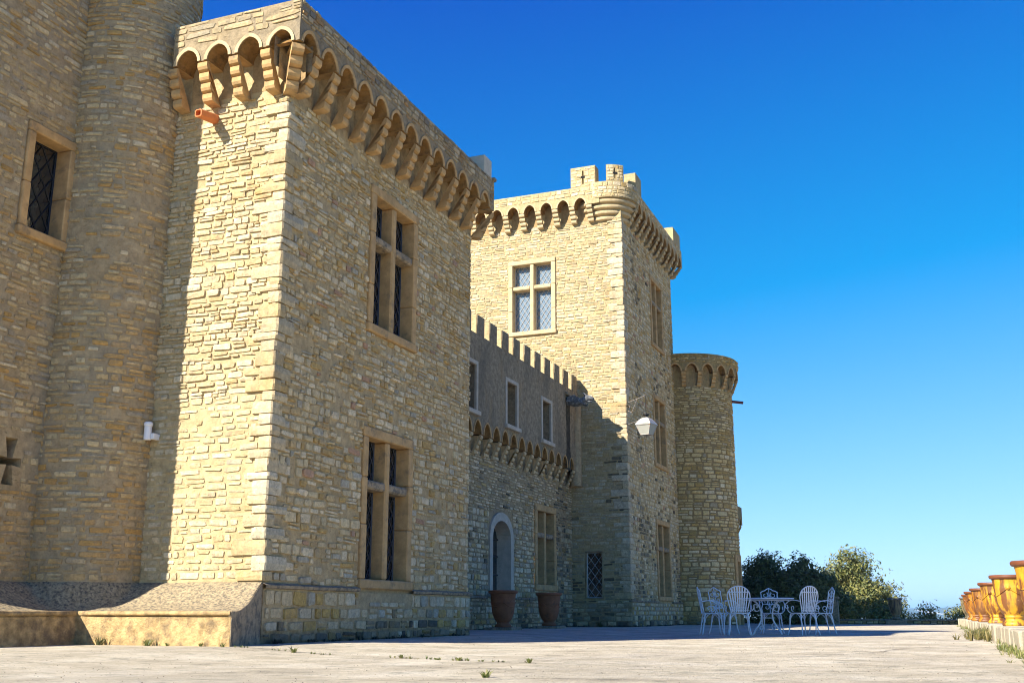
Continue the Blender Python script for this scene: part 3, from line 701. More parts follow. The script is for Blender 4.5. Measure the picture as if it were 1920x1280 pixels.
for z in (1.45, 1.95, 2.42): mb.fbox(PCL, au - hw_, au - .036, z - .02, z + .02, -.37, -.34); mb.fbox(PCL, au + .036, au + hw_, z - .02, z + .02, -.37, -.34)
part('glazing_bar', mb, 'lead', awn, PCL(au, s0, 0))
mb = MB(); mb.fbox(PCL, au - .98, au + .98, s0 - .12, s0, -.3, .12); part('sill', mb, 'white_stone', awn, PCL(au, s0, 0), bevel=.015)
ah = (au - .87, au + .87, s0, s1 + .70)
mb = MB()                                       # spandrels over the arched window
mb.sheet([[PCL(u, v, 0) for u, v in outer[1:-1]], [PCL(u, s1 + .70, 0) for u, v in outer[1:-1]]])
panel(mb, PCL, [YA2, YB], [-.1, 5.5], [ah, mw])
panel(mb, planeY(YA2 + .1), [-16, XC], [4.9, 7.6]); panel(mb, planeX(-16), [YA2, YB], [0, 7.6])
part('wall', mb, 'mortar_c', wallC)
mb = MB(); panel(mb, PC, [YA2, YB], [5.0 + .36, 7.62], ups)
mb.quad(PC(YA2, 7.62, 0), PC(YB, 7.62, 0), PC(YB, 7.62, -.38), PC(YA2, 7.62, -.38)); mb.quad(PC(YA2, 7.62, -.38), PC(YB, 7.62, -.38), PC(YB, 6.6, -.38), PC(YA2, 6.6, -.38))
part('rendered_wall', mb, 'render', wallC)
CC = corbel_mesh('ashlar_pale', .17, 4, .50, .11, .29)
hc = machicolation(wallC, PCL, 19.98, 21, .6425, .30, 4.97, 5.31, 5.362, .225, .35, (.1, .5), (1, 1), 'render', 'ashlar', corbel=CC, zc=4.47, ring=.04)
i = 0
for k in range(15):
    c = 33.62 - .889 * k
    if c < 20.3: break
    m_ = MB(); zt_ = 8.17 + .02 * noise.noise((c, 1, 1)); m_.fbox(PC, c - .25, c + .25, 7.624, zt_, -.26, -.03); me_ = part('merlon', m_, 'mortar_l', wallC, PC(c, 7.62, 0), bevel=.015)
    m_ = MB(); m_.fbox(PC, c - .245, c + .245, 7.624, zt_ - .004, -.03, .0); part('weathered_face', m_, 'render', me_, PC(c, 7.62, 0), bevel=.012)
def c_stain(u, v, rng):
    k = noise.noise((u * .9, v * .55, 2.2)) + .55 * math.exp(-((u - 32.9) / .8) ** 2) + .5 * math.exp(-(v / .6) ** 2)
    return (rng.uniform(.3, .95), MOSS) if k > rng.uniform(.15, .8) else None
def size_c(v): return (.10, .19, .16, .34) if v < 3 else (.06, .10, .2, .4)
rec = lay_stones(PCL, YA2 + .1, YB, 0, 4.62, size_c, wing, 41, [(ah[0], ah[1], ah[2] - .12, ah[3]), mw], .03, .03, .012, c_stain)
set_stones(wallC, rec)
mb = MB(); mb.fbox(PCL, YA2 + .1, ah[0] - .14, .78, .84, -.05, .06); part('string_course', mb, 'sill', wallC, bevel=.015)
mb = MB(); mb.fbox(PCL, ah[1] + .14, YB - .01, .78, .84, -.05, .058); part('string_course', mb, 'sill', wallC, bevel=.015)
mb = MB(); mb.lathe([(.2, 0), (.2, 1.2), (.2, 2.7)], 16, (XC - .06, 33.8, 4.47)); part('rounded_corner', mb, 'mortar_d', wallC, (XC, 33.7, 4.4), smooth=True)
# black streak that the spout has left on the render
mb = MB(); rows = []
rng = random.Random(2)
for z in lin(4.9, 7.25, 14): k = .13 + .09 * noise.noise((z * 2, 3, 1)); rows.append([PC(32.85 - k - .05, z, .004), PC(32.85 + k + .1, z, .004)])
mb.sheet(rows); part('soot_streak', mb, 'soot', wallC)
# gargoyle: a stretched beast with open jaws, ears, folded wings and forelegs
garg = thing('gargoyle', 'dark stone gargoyle jutting from the end of the crenellated wing', 'gargoyle', (XC, 32.85, 7.2))
gx, gy, gz = XC, 32.85, 7.12
mb = MB(); mb.tube([(gx - .1, gy, gz + .02), (gx + .12, gy, gz + .03), (gx + .28, gy, gz + .0), (gx + .42, gy, gz - .03), (gx + .52, gy, gz + .02), (gx + .60, gy, gz + .05)], [.12, .16, .17, .14, .10, .085], 12)
part('body', mb, 'garg', garg, smooth=True)
mb = MB(); mb.tube([(gx + .56, gy, gz + .06), (gx + .65, gy, gz + .09), (gx + .74, gy, gz + .085), (gx + .86, gy, gz + .06), (gx + .91, gy, gz + .05)], [.075, .115, .10, .06, .03], 10)
mb.tube([(gx + .64, gy, gz + .02), (gx + .74, gy, gz - .02), (gx + .84, gy, gz - .035)], [.06, .045, .02], 8)
for s in (-1, 1):
    mb.tube([(gx + .64, gy + s * .07, gz + .17), (gx + .60, gy + s * .10, gz + .23), (gx + .55, gy + s * .12, gz + .27)], [.035, .025, .006], 6)
    mb.tube([(gx + .715, gy + s * .062, gz + .14), (gx + .74, gy + s * .066, gz + .145)], [.025, .02], 6)
part('head', mb, 'garg', garg, smooth=True)
for s in (-1, 1):
    mb = MB(); mb.tube([(gx + .40, gy + s * .10, gz + .02), (gx + .50, gy + s * .17, gz - .07), (gx + .60, gy + s * .15, gz - .12), (gx + .66, gy + s * .13, gz - .10)], [.06, .05, .035, .03], 8); part('foreleg', mb, 'garg', garg, smooth=True)
    mb = MB(); mb.add([(gx + .42, gy + s * .13, gz + .08), (gx + .30, gy + s * .21, gz + .20), (gx + .08, gy + s * .24, gz + .14), (gx + .02, gy + s * .2, gz - .02), (gx + .2, gy + s * .2, gz - .03), (gx + .42, gy + s * .10, gz + .04), (gx + .30, gy + s * .17, gz + .2), (gx + .08, gy + s * .19, gz + .14), (gx + .02, gy + s * .15, gz - .02), (gx + .2, gy + s * .15, gz - .03)],
        [(0, 1, 2, 3, 4), (5, 6, 7, 8, 9), (0, 1, 6, 5), (1, 2, 7, 6), (2, 3, 8, 7), (3, 4, 9, 8), (4, 0, 5, 9)]); part('wing', mb, 'garg', garg)
mb = MB(); mb.box(gx - .04, gx + .10, gy - .3, gy + .42, gz + .2, gz + .30); part('drip_slab', mb, 'render', garg, bevel=.02)
# ------------------------------------------------------------------ far square tower
towB = thing('square_tower', 'far square tower in sunlight with battlements and a corner turret', 'tower', (-13.3, 37.6, 0), 'square towers of the castle')
PBR, PBL = planeX(XB), planeY(YB)
XBL = -17.5
b1 = cross_window(towB, PBL, -13.54, -11.76, 9.82, 12.6, 51, 'ashlar_pale', .06, .30, .17, .37, True, 'lead_pale', True, 'glass_pale', pw=.185, ph=.27)
b2 = cross_window(towB, PBR, 37.75, 39.62, 10.04, 12.8, 52); b3 = cross_window(towB, PBR, 37.65, 39.55, 5.54, 8.24, 53); b4 = cross_window(towB, PBR, 37.53, 39.57, .84, 3.66, 54)
b5 = cross_window(towB, PBL, -10.86, -10.25, .86, 2.38, 55, 'mortar_c', .01, .16, .05, .36, False, 'lead_pale', True, pw=.26, ph=.34)
BS, BA, BT, BO = 14.23, 14.50, 14.90, .42
mb = MB()
panel(mb, PBR, [YB, YB2], [-.1, BT], [b2, b3, b4]); panel(mb, PBL, [XBL, XB], [-.1, BT - .1], [b1, b5])
panel(mb, planeY(YB2), [XBL, XB], [0, BT]); panel(mb, planeX(XBL), [YB, YB2], [0, BT]); mb.quad((XBL, YB, 14.3), (XB, YB, 14.3), (XB, YB2, 14.3), (XBL, YB2, 14.3))
part('wall', mb, 'mortar_b', towB)
CBB = corbel_mesh('ashlar_pale', .20, 4, .56, .18, .41)
hbl = machicolation(towB, PBL, -17.3, 11, .6293, BO, BS, BA, BT, .205, .45, (.1, .0), (1, 1), 'mortar_b', 'ashlar_pale', corbel=CBB, zc=13.68)
hbr = machicolation(towB, PBR, 34.68, 11, .632, BO, BS, BA, BT, .205, .45, (.0, .10), (1, 1), 'mortar_b', 'ashlar', corbel=CBB, zc=13.68, skip=(11,))
link('corbel', corbel_mesh('ashlar', .20, 4, .58, .26, .56), (XB - .02, YB2 - .02, 13.66), towB, R(135))
# corner turret on four swelling rings
tx, ty = XB - .66, YB + .66
TR = 1.10
rp = []
for i, r in enumerate((.80, .90, .99, 1.06)):
    z = 13.68 + i * .185; rp += [(r - .14, z), (r - .02, z + .03), (r, z + .07), (r, z + .12), (r - .05, z + .15), (r - .06, z + .182)]
mb = MB(); mb.lathe(rp, 48, (tx, ty, 0)); mb.lathe([(1.0, 14.42), (TR - .02, 14.42)], 48, (tx, ty, 0)); part('turret_corbelling', mb, 'ashlar_pale', towB, (tx, ty, 13.6), smooth=False)
PT = drum(tx, ty, TR)
aa0, aa1 = R(-118) * TR, R(30) * TR
mb = MB()
us = lin(aa0, aa1, 26)
mb.sheet([[PT(u, z, dd) for u in us] for z, dd in ((14.42, 0), (15.0, 0), (15.0, -.32), (14.4, -.32))])
part('turret_wall', mb, 'mortar_b', towB, (tx, ty, 14.4))
mb = MB()                                       # flat parapet between the last arch and the turret, either side
mb.fbox(PBL, -10.378, tx + .02, 14.24, BT, BO - .45, BO - .002); mb.fbox(PBR, ty - .02, 34.68, 14.24, BT, BO - .45, BO - .002); part('parapet_return', mb, 'mortar_b', towB)
def merlon_flat(P, u0, u1, z0, z1, d0, d1, slit=True):
    m_ = MB(); c = (u0 + u1) / 2; g = .028
    if slit:
        m_.fbox(P, u0, c - g, z0, z1, d0, d1); m_.fbox(P, c + g, u1, z0, z1, d0, d1); m_.fbox(P, c - g, c + g, z0, z0 + .1, d0, d1 - .002); m_.fbox(P, c - g, c + g, z1 - .14, z1, d0, d1 - .002)
    else: m_.fbox(P, u0, u1, z0, z1, d0, d1)
    me = part('merlon', m_, 'mortar_b', towB, P(c, z0, 0))
    if slit:
        m_ = MB(); m_.fbox(P, c - .07, c + .07, (z0 + z1) / 2 - .05, (z0 + z1) / 2 + .03, d1 - .05, d1 + .012); part('slit_cross', m_, 'void', me, P(c, z0, 0))
merlon_flat(PBL, -11.02, -10.12, BT + .003, 15.65, BO - .42, BO)
merlon_flat(PBR, 34.55, 35.33, BT + .003, 15.56, BO - .42, BO, False)
merlon_flat(PBR, 40.3, 41.5, BT + .003, 15.5, BO - .42, BO, False)
m_ = MB()
for a, b_ in ((-75, -60), (-57.5, -42)):
    us = lin(R(a) * TR, R(b_) * TR, 6); m_.sheet([[PT(u, z, dd) for u in us] for z, dd in ((15.003, 0), (15.62, 0), (15.62, -.3), (15.003, -.3))])
    for u in (us[0], us[-1]): m_.quad(PT(u, 15.003, 0), PT(u, 15.62, 0), PT(u, 15.62, -.3), PT(u, 15.003, -.3))
us = lin(R(-60) * TR, R(-57.5) * TR, 1)
for z0, z1 in ((15.003, 15.1), (15.5, 15.62)): m_.sheet([[PT(u, z, dd) for u in us] for z, dd in ((z0, -.002), (z1, -.002), (z1, -.3))])
part('merlon', m_, 'mortar_b', towB, (tx, ty, 15))
m_ = MB(); us = lin(R(-62.5) * TR, R(-55) * TR, 3); m_.sheet([[PT(u, z, .012) for u in us] for z in (15.26, 15.34)]); part('slit_cross', m_, 'void', towB, (tx, ty, 15.3))
paleb = [(q[0], tuple(x * .86 for x in q[1])) for q in pale]
szb = (.08, .135, .2, .46)
def b_stain(u, v, rng):
    k = noise.noise((u * .8, v * .5, 8)) + .5 * math.exp(-(v / 1.6) ** 2) + (.25 if v < 6 else 0)
    return (rng.uniform(.3, .9), MOSS) if k > rng.uniform(.15, .9) else None
rec = lay_stones(PBL, -17.4, XB + .02, 0, 13.8, szb, paleb, 61, [b1, b5], .02, .018, .012, lambda u, v, rng: b_stain(u, v, rng) if v < 6.5 and u > -11.4 else None, quoin=(False, True))
rec += lay_stones(planeY(YB - BO), -17.2, -10.12, BA + .08, BT, (.1, .14, .2, .4), pale, 62, hbl, .02, .016)
rec += lay_stones(planeY(YB - BO), -11.02, -10.62, BT + .02, 15.63, (.1, .14, .15, .3), pale, 63, [(-10.62, -10.5, 0, 20)], .02, .014)
rec += lay_stones(planeY(YB - BO), -10.52, -10.12, BT + .02, 15.63, (.1, .14, .15, .3), pale, 64, [], .02, .014)
rec += lay_stones(PT, R(-110) * TR, R(20) * TR, 14.44, 15.0, (.1, .14, .14, .32), buff, 65, [], .02, .016)
rec += lay_stones(PT, R(-74) * TR, R(-43) * TR, 15.02, 15.61, (.1, .14, .14, .28), buff, 66, [(R(-61) * TR, R(-56) * TR, 15, 15.7)], .02, .014)
rec += lay_stones(PBR, YB + .005, YB2, .80, 13.8, (.10, .165, .17, .36), buff, 67, [b2, b3, b4], .028, .024, .012, b_stain)
rec += lay_stones(planeX(XB + .05), YB - .02, YB2, 0, .76, (.13, .2, .16, .3), low, 68, [], .03, .03, .01, base_stain(.4))
rec += lay_stones(planeX(XB + BO), 34.7, 41.6, BA + .08, BT, (.08, .13, .14, .3), buff, 69, hbr, .02, .018)
set_stones(towB, rec)
quoins(towB, XB, YB, .85, 13.66, 5, [(4, (.52, .44, .28)), (2, (.56, .49, .34)), (1, (.46, .36, .2))], (.12, .26), (.24, .48), .035)
mb = MB(); mb.fbox(PBR, YB - .03, YB2, -.1, .76, -.2, .05); part('base_course', mb, 'mortar_c', towB)
mb = MB(); mb.fbox(PBR, YB - .05, b4[0] - .03, .762, .82, -.05, .085); part('string_course', mb, 'sill', towB, bevel=.015)
mb = MB(); mb.fbox(PBR, b4[1] + .03, YB2, .762, .82, -.05, .083); part('string_course', mb, 'sill', towB, bevel=.015)
mb = MB(); mb.fbox(PBL, -11.3, XB + .044, -.1, .74, -.2, .06); part('base_course', mb, 'mortar_c', towB)
rec = lay_stones(planeY(YB - .06), -11.28, XB + .05, 0, .72, (.11, .18, .2, .4), wing, 70, [], .03, .035, .01, base_stain(1.2))
mb = MB()
for _, c, vv, col in rec: mb.add(vv, SF, col)
part('base_stones', mb, 'stone', towB, kind='stuff')
# ------------------------------------------------------------------ far round tower
drumF = thing('round_tower', 'lower round tower at the far end with an arched parapet and brown spout', 'tower', (FX, FY, 0))
PF = drum(FX, FY, RF)
dw = (R(-17) * RF, R(8) * RF, -.1, 2.62)
mb = MB(); panel(mb, PF, lin(-math.pi * RF, math.pi * RF, 72), [-.1, 10.3], [dw]); part('wall', mb, 'mortar_f', drumF)
CF = corbel_mesh('ashlar', .17, 4, .56, .12, .28)
NF = 21; pf = 2 * math.pi * RF / NF
hf = machicolation(drumF, PF, -math.pi * RF, NF, pf, .28, 9.68, 9.98, 10.40, .19, .35, (0, 0), (1, 1), 'mortar_f', 'ashlar', corbel=CF, zc=9.12)
def size_f(v): return (.11, .2, .22, .46) if v < 6.5 else (.07, .12, .2, .42)
rec = lay_stones(PF, -1.9 * RF, .5 * RF, 0, 9.15, size_f, fpal, 71, [dw], .034, .03, .01, base_stain(.8))
rec += lay_stones(PF, -1.9 * RF, .5 * RF, 10.06, 10.40, (.07, .12, .16, .34), fpal, 72, [], .02, .018, .004, d0=.28)
set_stones(drumF, rec)
dr = MB(); uc = (dw[0] + dw[1]) / 2
dr.fbox(PF, dw[0], dw[0] + .2, -.1, 2.62, -.4, .06); dr.fbox(PF, dw[1] - .2, dw[1], -.1, 2.62, -.4, .06); dr.fbox(PF, dw[0] + .2, dw[1] - .2, 2.36, 2.62, -.4, .058)
dr_ = part('doorway', dr, 'ashlar', drumF, PF(uc, 0, 0), bevel=.015)
dr = MB(); dr.fbox(PF, dw[0] + .2, dw[1] - .2, -.1, 2.36, -.55, -.36); part('door', dr, 'void', dr_, PF(uc, 0, 0))
sa = R(2); ct = PF(sa * RF, 8.75, 0); dd = Vector((.985, .1, -.16)); mb = MB()
mb.tube([ct - dd * .1, ct + dd * .48], .055, 4); part('rain_spout', mb, 'brown_pipe', drumF, ct)
# ------------------------------------------------------------------ farther wing with a bracketed turret
wingG = thing('castle_wing', 'far low wing with a small corbelled parapet showing past the round tower', 'building', (-12, 48, 0))
mb = MB(); mb.box(-15, -8.72, 45.5, 50.2, -.1, 5.0); part('wall', mb, 'mortar_f', wingG)
PG = planeX(-8.72); CG = corbel_mesh('ashlar', .16, 3, .5, .06, .24)
machicolation(wingG, PG, 45.6, 8, .575, .25, 4.35, 4.62, 5.15, .19, .4, (0, .25), (1, 1), 'mortar_f', 'ashlar', corbel=CG, zc=3.85)
rec = lay_stones(PG, 45.5, 50.2, 0, 3.9, (.11, .18, .2, .4), fpal, 75)
set_stones(wingG, rec, n_single=40)
# ------------------------------------------------------------------ kerb ledge and far wall
def ledge_x(y): return .77 - .011 * (y - 14)
ledge = thing('stone_kerb', 'low kerb of worn limestone blocks along the right edge of the terrace', 'kerb', (1.1, 25, -.05))
rng = random.Random(81); y = 6.0; i = 0
while y < 51.5:
    l = rng.uniform(.75, 1.35); g = rng.uniform(.008, .025)
    m_ = MB(); x = ledge_x(y + l / 2) + rng.uniform(-.015, .015); h = .21 + rng.uniform(-.015, .015)
    m_.box(x, x + .66, y + g, y + l - g, -.35, h)
    for k in range(8): m_.v[k] += Vector((rng.uniform(-.012, .012), rng.uniform(-.01, .01), rng.uniform(-.008, .008)))
    part('kerb_block', m_, 'ledge', ledge, (x + .3, y + l / 2, 0), bevel=.022)
    y += l
farw = thing('boundary_wall', 'low dark rubble wall closing the far end of the terrace', 'wall', (-3, 51.6, -.05))
m_ = MB(); m_.box(-8.9, .5, 51.5, 51.9, -1, .10); part('wall', m_, 'mortar_f', farw)
y = -8.9; rng = random.Random(5)
while y < .5:
    l = rng.uniform(.5, .9); m_ = MB(); m_.box(y + .01, y + l - .01, 51.44, 51.96, .10, .18 + rng.uniform(-.01, .015)); part('coping_stone', m_, 'sill', farw, (y, 51.7, .1), bevel=.02); y += l
rec = lay_stones(planeY(51.5), -8.9, .45, -.1, .1, (.08, .1, .2, .4), fpal, 82)
m_ = MB()
for _, c, vv, col in rec: m_.add(vv, SF, col)
part('rubble_stones', m_, 'stone', farw, kind='stuff')
# stone pier behind the chairs and the pedestal of the far urn
pier = thing('stone_pier', 'dark square stone pier beyond the right hand chairs, before the sunlit tree', 'pier', (-4.75, 50.8, -.05))
m_ = MB(); m_.box(-5.0, -4.5, 50.55, 51.05, -.3, 1.02); part('shaft', m_, 'sill', pier, bevel=.02)
m_ = MB(); m_.box(-5.05, -4.45, 50.5, 51.1, 1.023, 1.15); part('cap', m_, 'sill', pier, bevel=.03)
# ------------------------------------------------------------------ glazed urns on the kerb
H_ = .80
uprof = [(.0, 0), (.175, 0), (.185, .02), (.18, .05), (.155, .075), (.135, .10), (.138, .125), (.15, .135), (.15, .15), (.14, .16), (.165, .19), (.205, .26), (.232, .36), (.247, .48), (.256, .585), (.259, .60), (.257, .615), (.266, .70), (.275, .735)]
def make_urn(label, mat='glaze', rim='rim'):
    u = thing('glazed_urn', label, 'urn', (0, 0, 0), 'glazed urns along the terrace kerb')
    m_ = MB(); m_.lathe([(a, b_) for a, b_ in uprof], 40, wob=.006); lpart('body', m_, mat, u)
    m_ = MB(); m_.lathe([(.272, .735), (.30, .742), (.312, .76), (.312, .785), (.30, .80), (.27, .80), (.262, .78), (.255, .70), (.24, .64), (0, .63)], 40); lpart('rim', m_, rim, u)
    for k in range(3):                          # garlands hung from rosettes
        a0 = k * 2 * math.pi / 3 + .5; m_ = MB(); pts = []
        for i in range(13):
            a = a0 + 2 * math.pi / 3 * i / 12; s = math.sin(math.pi * i / 12); z = .60 - .13 * s; r = .258 - .012 * s + .004; pts.append((r * math.cos(a), r * math.sin(a), z))
        m_.tube(pts, .012, 6); lpart('garland', m_, mat, u)
        m_ = MB(); c = Vector((.262 * math.cos(a0), .262 * math.sin(a0), .60)); n_ = Vector((math.cos(a0), math.sin(a0), 0)); m_.tube([c - n_ * .01, c + n_ * .012], .035, 10); lpart('rosette', m_, mat, u)
    return u
ulab = ['nearest yellow glazed urn on the kerb, cut by the frame edge', 'second yellow glazed urn on the kerb, streaked with brown drips', 'third yellow glazed urn on the kerb, with a broad brown run',
        'fourth urn on the kerb, its lower half darkened', 'fifth amber urn on the kerb, behind the half dark one', 'sixth amber urn from the near end of the kerb', 'last urn of the kerb row, almost black']
uy = [13.8, 19.1, 24.0, 28.4, 33.0, 38.6, 44.0]; ux = [1.02, .94, .885, .80, .735, .725, .70]
urn0 = make_urn(ulab[0]); urna = make_urn(ulab[4], 'glaze_amber'); urnd = make_urn(ulab[6], 'glaze_shade', 'garg')
for i in range(7):
    u = urn0 if i == 0 else urnd if i == 6 else urna if i == 4 else copy_tree(urna if i in (3, 5) else urn0)
    u['label'] = ulab[i]; u.location = (ux[i] + (.02 if i != 0 else 0), uy[i], .213); u.rotation_euler = (0, 0, i * 1.9)
    u.scale = (1, 1, .965 + .012 * (i % 3))
u = copy_tree(urnd); u['label'] = 'shadow-darkened urn on a block at the corner of the far wall'; u.location = (-2.14, 51.25, .16); u.scale = (1.05, 1.05, 1.13)
m_ = MB(); m_.box(-2.58, -1.70, 51.0, 51.43, -.3, .155); solo('stone_block', m_, 'sill', 'lichened stone block under the far dark urn', 'block', (-2.14, 51.2, -.05), bevel=.02)
# ------------------------------------------------------------------ terracotta pots beside the wing
def make_pot(label):
    u = thing('terracotta_pot', label, 'pot', (0, 0, 0), 'terracotta pots by the wing wall')
    s = 1.0; m_ = MB()
    m_.lathe([(0, 0), (.20, 0), (.215, .03), (.19, .07), (.16, .09), (.155, .12), (.175, .14), (.22, .20), (.27, .32), (.295, .46), (.305, .60), (.312, .615), (.306, .63), (.322, .76), (.335, .83)], 36, wob=.004); lpart('body', m_, 'terracotta', u)
    m_ = MB(); m_.lathe([(.333, .83), (.365, .84), (.382, .865), (.38, .90), (.36, .915), (.33, .91), (.315, .85), (.30, .76), (0, .75)], 36); lpart('rim', m_, 'terracotta', u)
    for k in range(4):
        a0 = k * math.pi / 2; m_ = MB(); pts = []
        for i in range(11):
            a = a0 + math.pi / 2 * i / 10; q = math.sin(math.pi * i / 10); pts.append(((.312 - .016 * q) * math.cos(a), (.312 - .016 * q) * math.sin(a), .62 - .12 * q))
        m_.tube(pts, .014, 6); lpart('garland', m_, 'terracotta', u)
    return u
p = make_pot('terracotta pot in front of the arched window'); p.location = (-10.62, 26.3, .07); p.rotation_euler = (0, 0, .4)
q = copy_tree(p); q['label'] = 'terracotta pot in front of the tall cross window'; q.location = (-10.60, 29.75, .07); q.rotation_euler = (0, 0, 1.3)
for x, y, nm in ((-10.62, 26.3, 'first'), (-10.60, 29.75, 'second')):
    m_ = MB(); m_.box(x - .38, x + .38, y - .38, y + .38, -.06, .068); solo('stone_slab', m_, 'sill', 'mossy stone slab under the pot by the ' + ('arched window' if nm == 'first' else 'cross window'), 'slab', (x, y, -.06), bevel=.02)
# ------------------------------------------------------------------ white iron furniture
def spiral(c, r0, r1, a0, a1, n, ax, ay):
    out = []
    for i in range(n + 1):
        k = i / n; a = a0 + (a1 - a0) * k; r = r0 + (r1 - r0) * k
        out.append(Vector(c) + Vector(ax) * r * math.cos(a) + Vector(ay) * r * math.sin(a))
    return out
Xv, Yv, Zv = Vector((1, 0, 0)), Vector((0, 1, 0)), Vector((0, 0, 1))
def bez(p0, p1, p2, p3, n=10):
    P_ = [Vector(x) for x in (p0, p1, p2, p3)]; out = []
    for i in range(n + 1):
        t = i / n; out.append(P_[0] * (1 - t) ** 3 + P_[1] * 3 * t * (1 - t) ** 2 + P_[2] * 3 * t * t * (1 - t) + P_[3] * t ** 3)
    return out
def seat_and_legs(ch, sh=.44, r=.235):
    m_ = MB(); ring = [(r * math.cos(a), r * .95 * math.sin(a), sh) for a in lin(0, 2 * math.pi, 28)[:-1]]; m_.tube(ring, .012, 6, True)
    for k in range(9):
        x = -r * .86 + 2 * r * .86 * k / 8; y = r * .95 * math.sqrt(max(0, 1 - (x / r) ** 2)); m_.tube([(x, -y, sh + .002), (x, 0, sh - .006), (x, y, sh + .002)], .006, 4)
    lpart('seat', m_, 'white_iron', ch)
    for sx, sy in ((1, 1), (-1, 1), (-1, -1), (1, -1)):
        m_ = MB(); a = Vector((sx * .165, sy * .155, sh)); f = Vector((sx * .235, sy * (.22 if sy > 0 else .25), 0))
        m_.tube(bez(a, a + Vector((sx * .05, sy * .05, -.10)), f + Vector((-sx * .07, -sy * .06, .22)), f, 10), [.015] * 4 + [.013] * 7, 7)
        lpart('leg', m_, 'white_iron', ch)
    m_ = MB()                                   # curved braces between neighbouring legs
    for (a, b_) in (((.17, .16), (-.17, .16)), ((-.17, .16), (-.17, -.16)), ((-.17, -.16), (.17, -.16)), ((.17, -.16), (.17, .16))):
        A = Vector((a[0] * 1.12, a[1] * 1.12, .25)); B = Vector((b_[0] * 1.12, b_[1] * 1.12, .25)); mid = (A + B) / 2 + Vector((0, 0, .19))
        m_.tube(bez(A, A + Vector((0, 0, .12)), mid - (B - A) * .25, mid, 6) + bez(mid, mid + (B - A) * .25, B + Vector((0, 0, .12)), B, 6)[1:], .007, 5)
    lpart('leg_brace', m_, 'white_iron', ch)
def arms(ch, sh=.44):
    for s in (-1, 1):
        m_ = MB(); b0 = Vector((s * .215, -.20, sh + .24)); e = Vector((s * .275, .16, sh + .20))
        m_.tube(bez(b0, b0 + Vector((s * .05, .10, .03)), e + Vector((0, -.10, .08)), e, 8) + spiral((s * .275, .155, sh + .14), .062, .018, math.pi / 2, -math.pi * 1.5, 14, Yv, Zv)[1:], .010, 6)
        m_.tube(bez((s * .275, .10, sh + .12), (s * .28, .17, sh + .05), (s * .25, .12, sh + .02), (s * .20, .10, sh), 8), .010, 6)
        m_.tube(spiral((s * .255, -.02, sh + .10), .065, .015, -math.pi / 2, math.pi * 1.6, 14, Yv, Zv), .008, 5)
        lpart('arm', m_, 'white_iron', ch)
def back_pt(x, z, sh=.44): 
    k = (z - sh) / .56; return Vector((x, -.20 - .10 * k - .0 * x + .25 * x * x, z))
def make_slat_chair(label):
    """round armchair with a fan of flat slats"""
    ch = thing('garden_chair', label, 'chair', (0, 0, 0), 'white iron chairs around the round table'); sh = .44
    seat_and_legs(ch); arms(ch)
    m_ = MB(); hoop = [back_pt(x, z) for x, z in [(-.16, .44), (-.20, .60), (-.235, .75)]] + [back_pt(.235 * math.cos(a), .78 + .20 * math.sin(a)) for a in lin(math.pi, 0, 14)] + [back_pt(x, z) for x, z in [(.235, .75), (.20, .60), (.16, .44)]]
    m_.tube(hoop, .012, 6); lpart('back_hoop', m_, 'white_iron', ch)
    m_ = MB()
    for z, hw in ((.50, .172), (.545, .182), (.86, .225)): m_.tube([back_pt(x, z) for x in lin(-hw, hw, 8)], .008 if z < .8 else .012, 5)
    lpart('back_band', m_, 'white_iron', ch)
    for k in range(8):
        x0 = -.125 + .25 * k / 7; x1 = x0 * 1.55; zt = .78 + .19 * math.sqrt(max(0, 1 - (x1 / .235) ** 2))
        m_ = MB(); rows = []
        for t in lin(0, 1, 6):
            x = x0 + (x1 - x0) * t; z = .46 + (zt - .46) * t; c = back_pt(x, z); w_ = .011 + .004 * t; rows.append([c + Vector((-w_, -.003, 0)), c + Vector((w_, -.003, 0)), c + Vector((w_, .003, 0)), c + Vector((-w_, .003, 0)), c + Vector((-w_, -.003, 0))])
        m_.sheet(rows); lpart('slat', m_, 'white_iron', ch)
    return ch
def make_scroll_chair(label):
    """chair with a lyre back of facing scrolls"""
    ch = thing('garden_chair', label, 'chair', (0, 0, 0), 'white iron chairs around the round table'); sh = .44
    seat_and_legs(ch); arms(ch)
    m_ = MB(); hoop = [back_pt(x, z) for x, z in [(-.17, .44), (-.19, .54), (-.16, .64), (-.175, .70)]] + [back_pt(-.19 + .01 * math.cos(a), .79 + .1 * math.sin(a)) for a in lin(-math.pi / 2, math.pi / 2, 5)]
    hoop += [back_pt(-.15, .92), back_pt(-.09, .935), back_pt(-.05, .965), back_pt(0, .985)]
    hoop += [back_pt(-p_.x, p_.z) for p_ in reversed(hoop[:-1])]
    m_.tube(hoop, .012, 6); lpart('back_hoop', m_, 'white_iron', ch)
    m_ = MB()
    for s in (-1, 1):
        for (cx, cz, r0, a0, a1) in ((.09, .84, .075, 2.2, 8.2), (.095, .70, .06, -2.2, -8.0), (.07, .57, .07, 1.2, 7.4)):
            m_.tube([back_pt(s * (cx + q.x), cz + q.z) for q in spiral((0, 0, 0), r0, .014, a0, a1, 16, Xv, Zv)], .008, 5)
    m_.tube([back_pt(0, .45), back_pt(0, .60), back_pt(.018, .70), back_pt(0, .80), back_pt(0, .97)], .008, 5); m_.tube([back_pt(-.06, .76), back_pt(.06, .88)], .006, 4); m_.tube([back_pt(.06, .76), back_pt(-.06, .88)], .006, 4)
    m_.tube([back_pt(x, .64) for x in lin(-.16, .16, 6)], .008, 5)
    lpart('back_scrolls', m_, 'white_iron', ch); return ch
CA, CRt = Vector((-.3670, .9302, 0)), Vector((.9302, .3670, 0))     # along and across the view
def at(depth, lat): q = CA * depth + CRt * lat; return (q.x, q.y, ground_z(q.x, q.y) + .002)
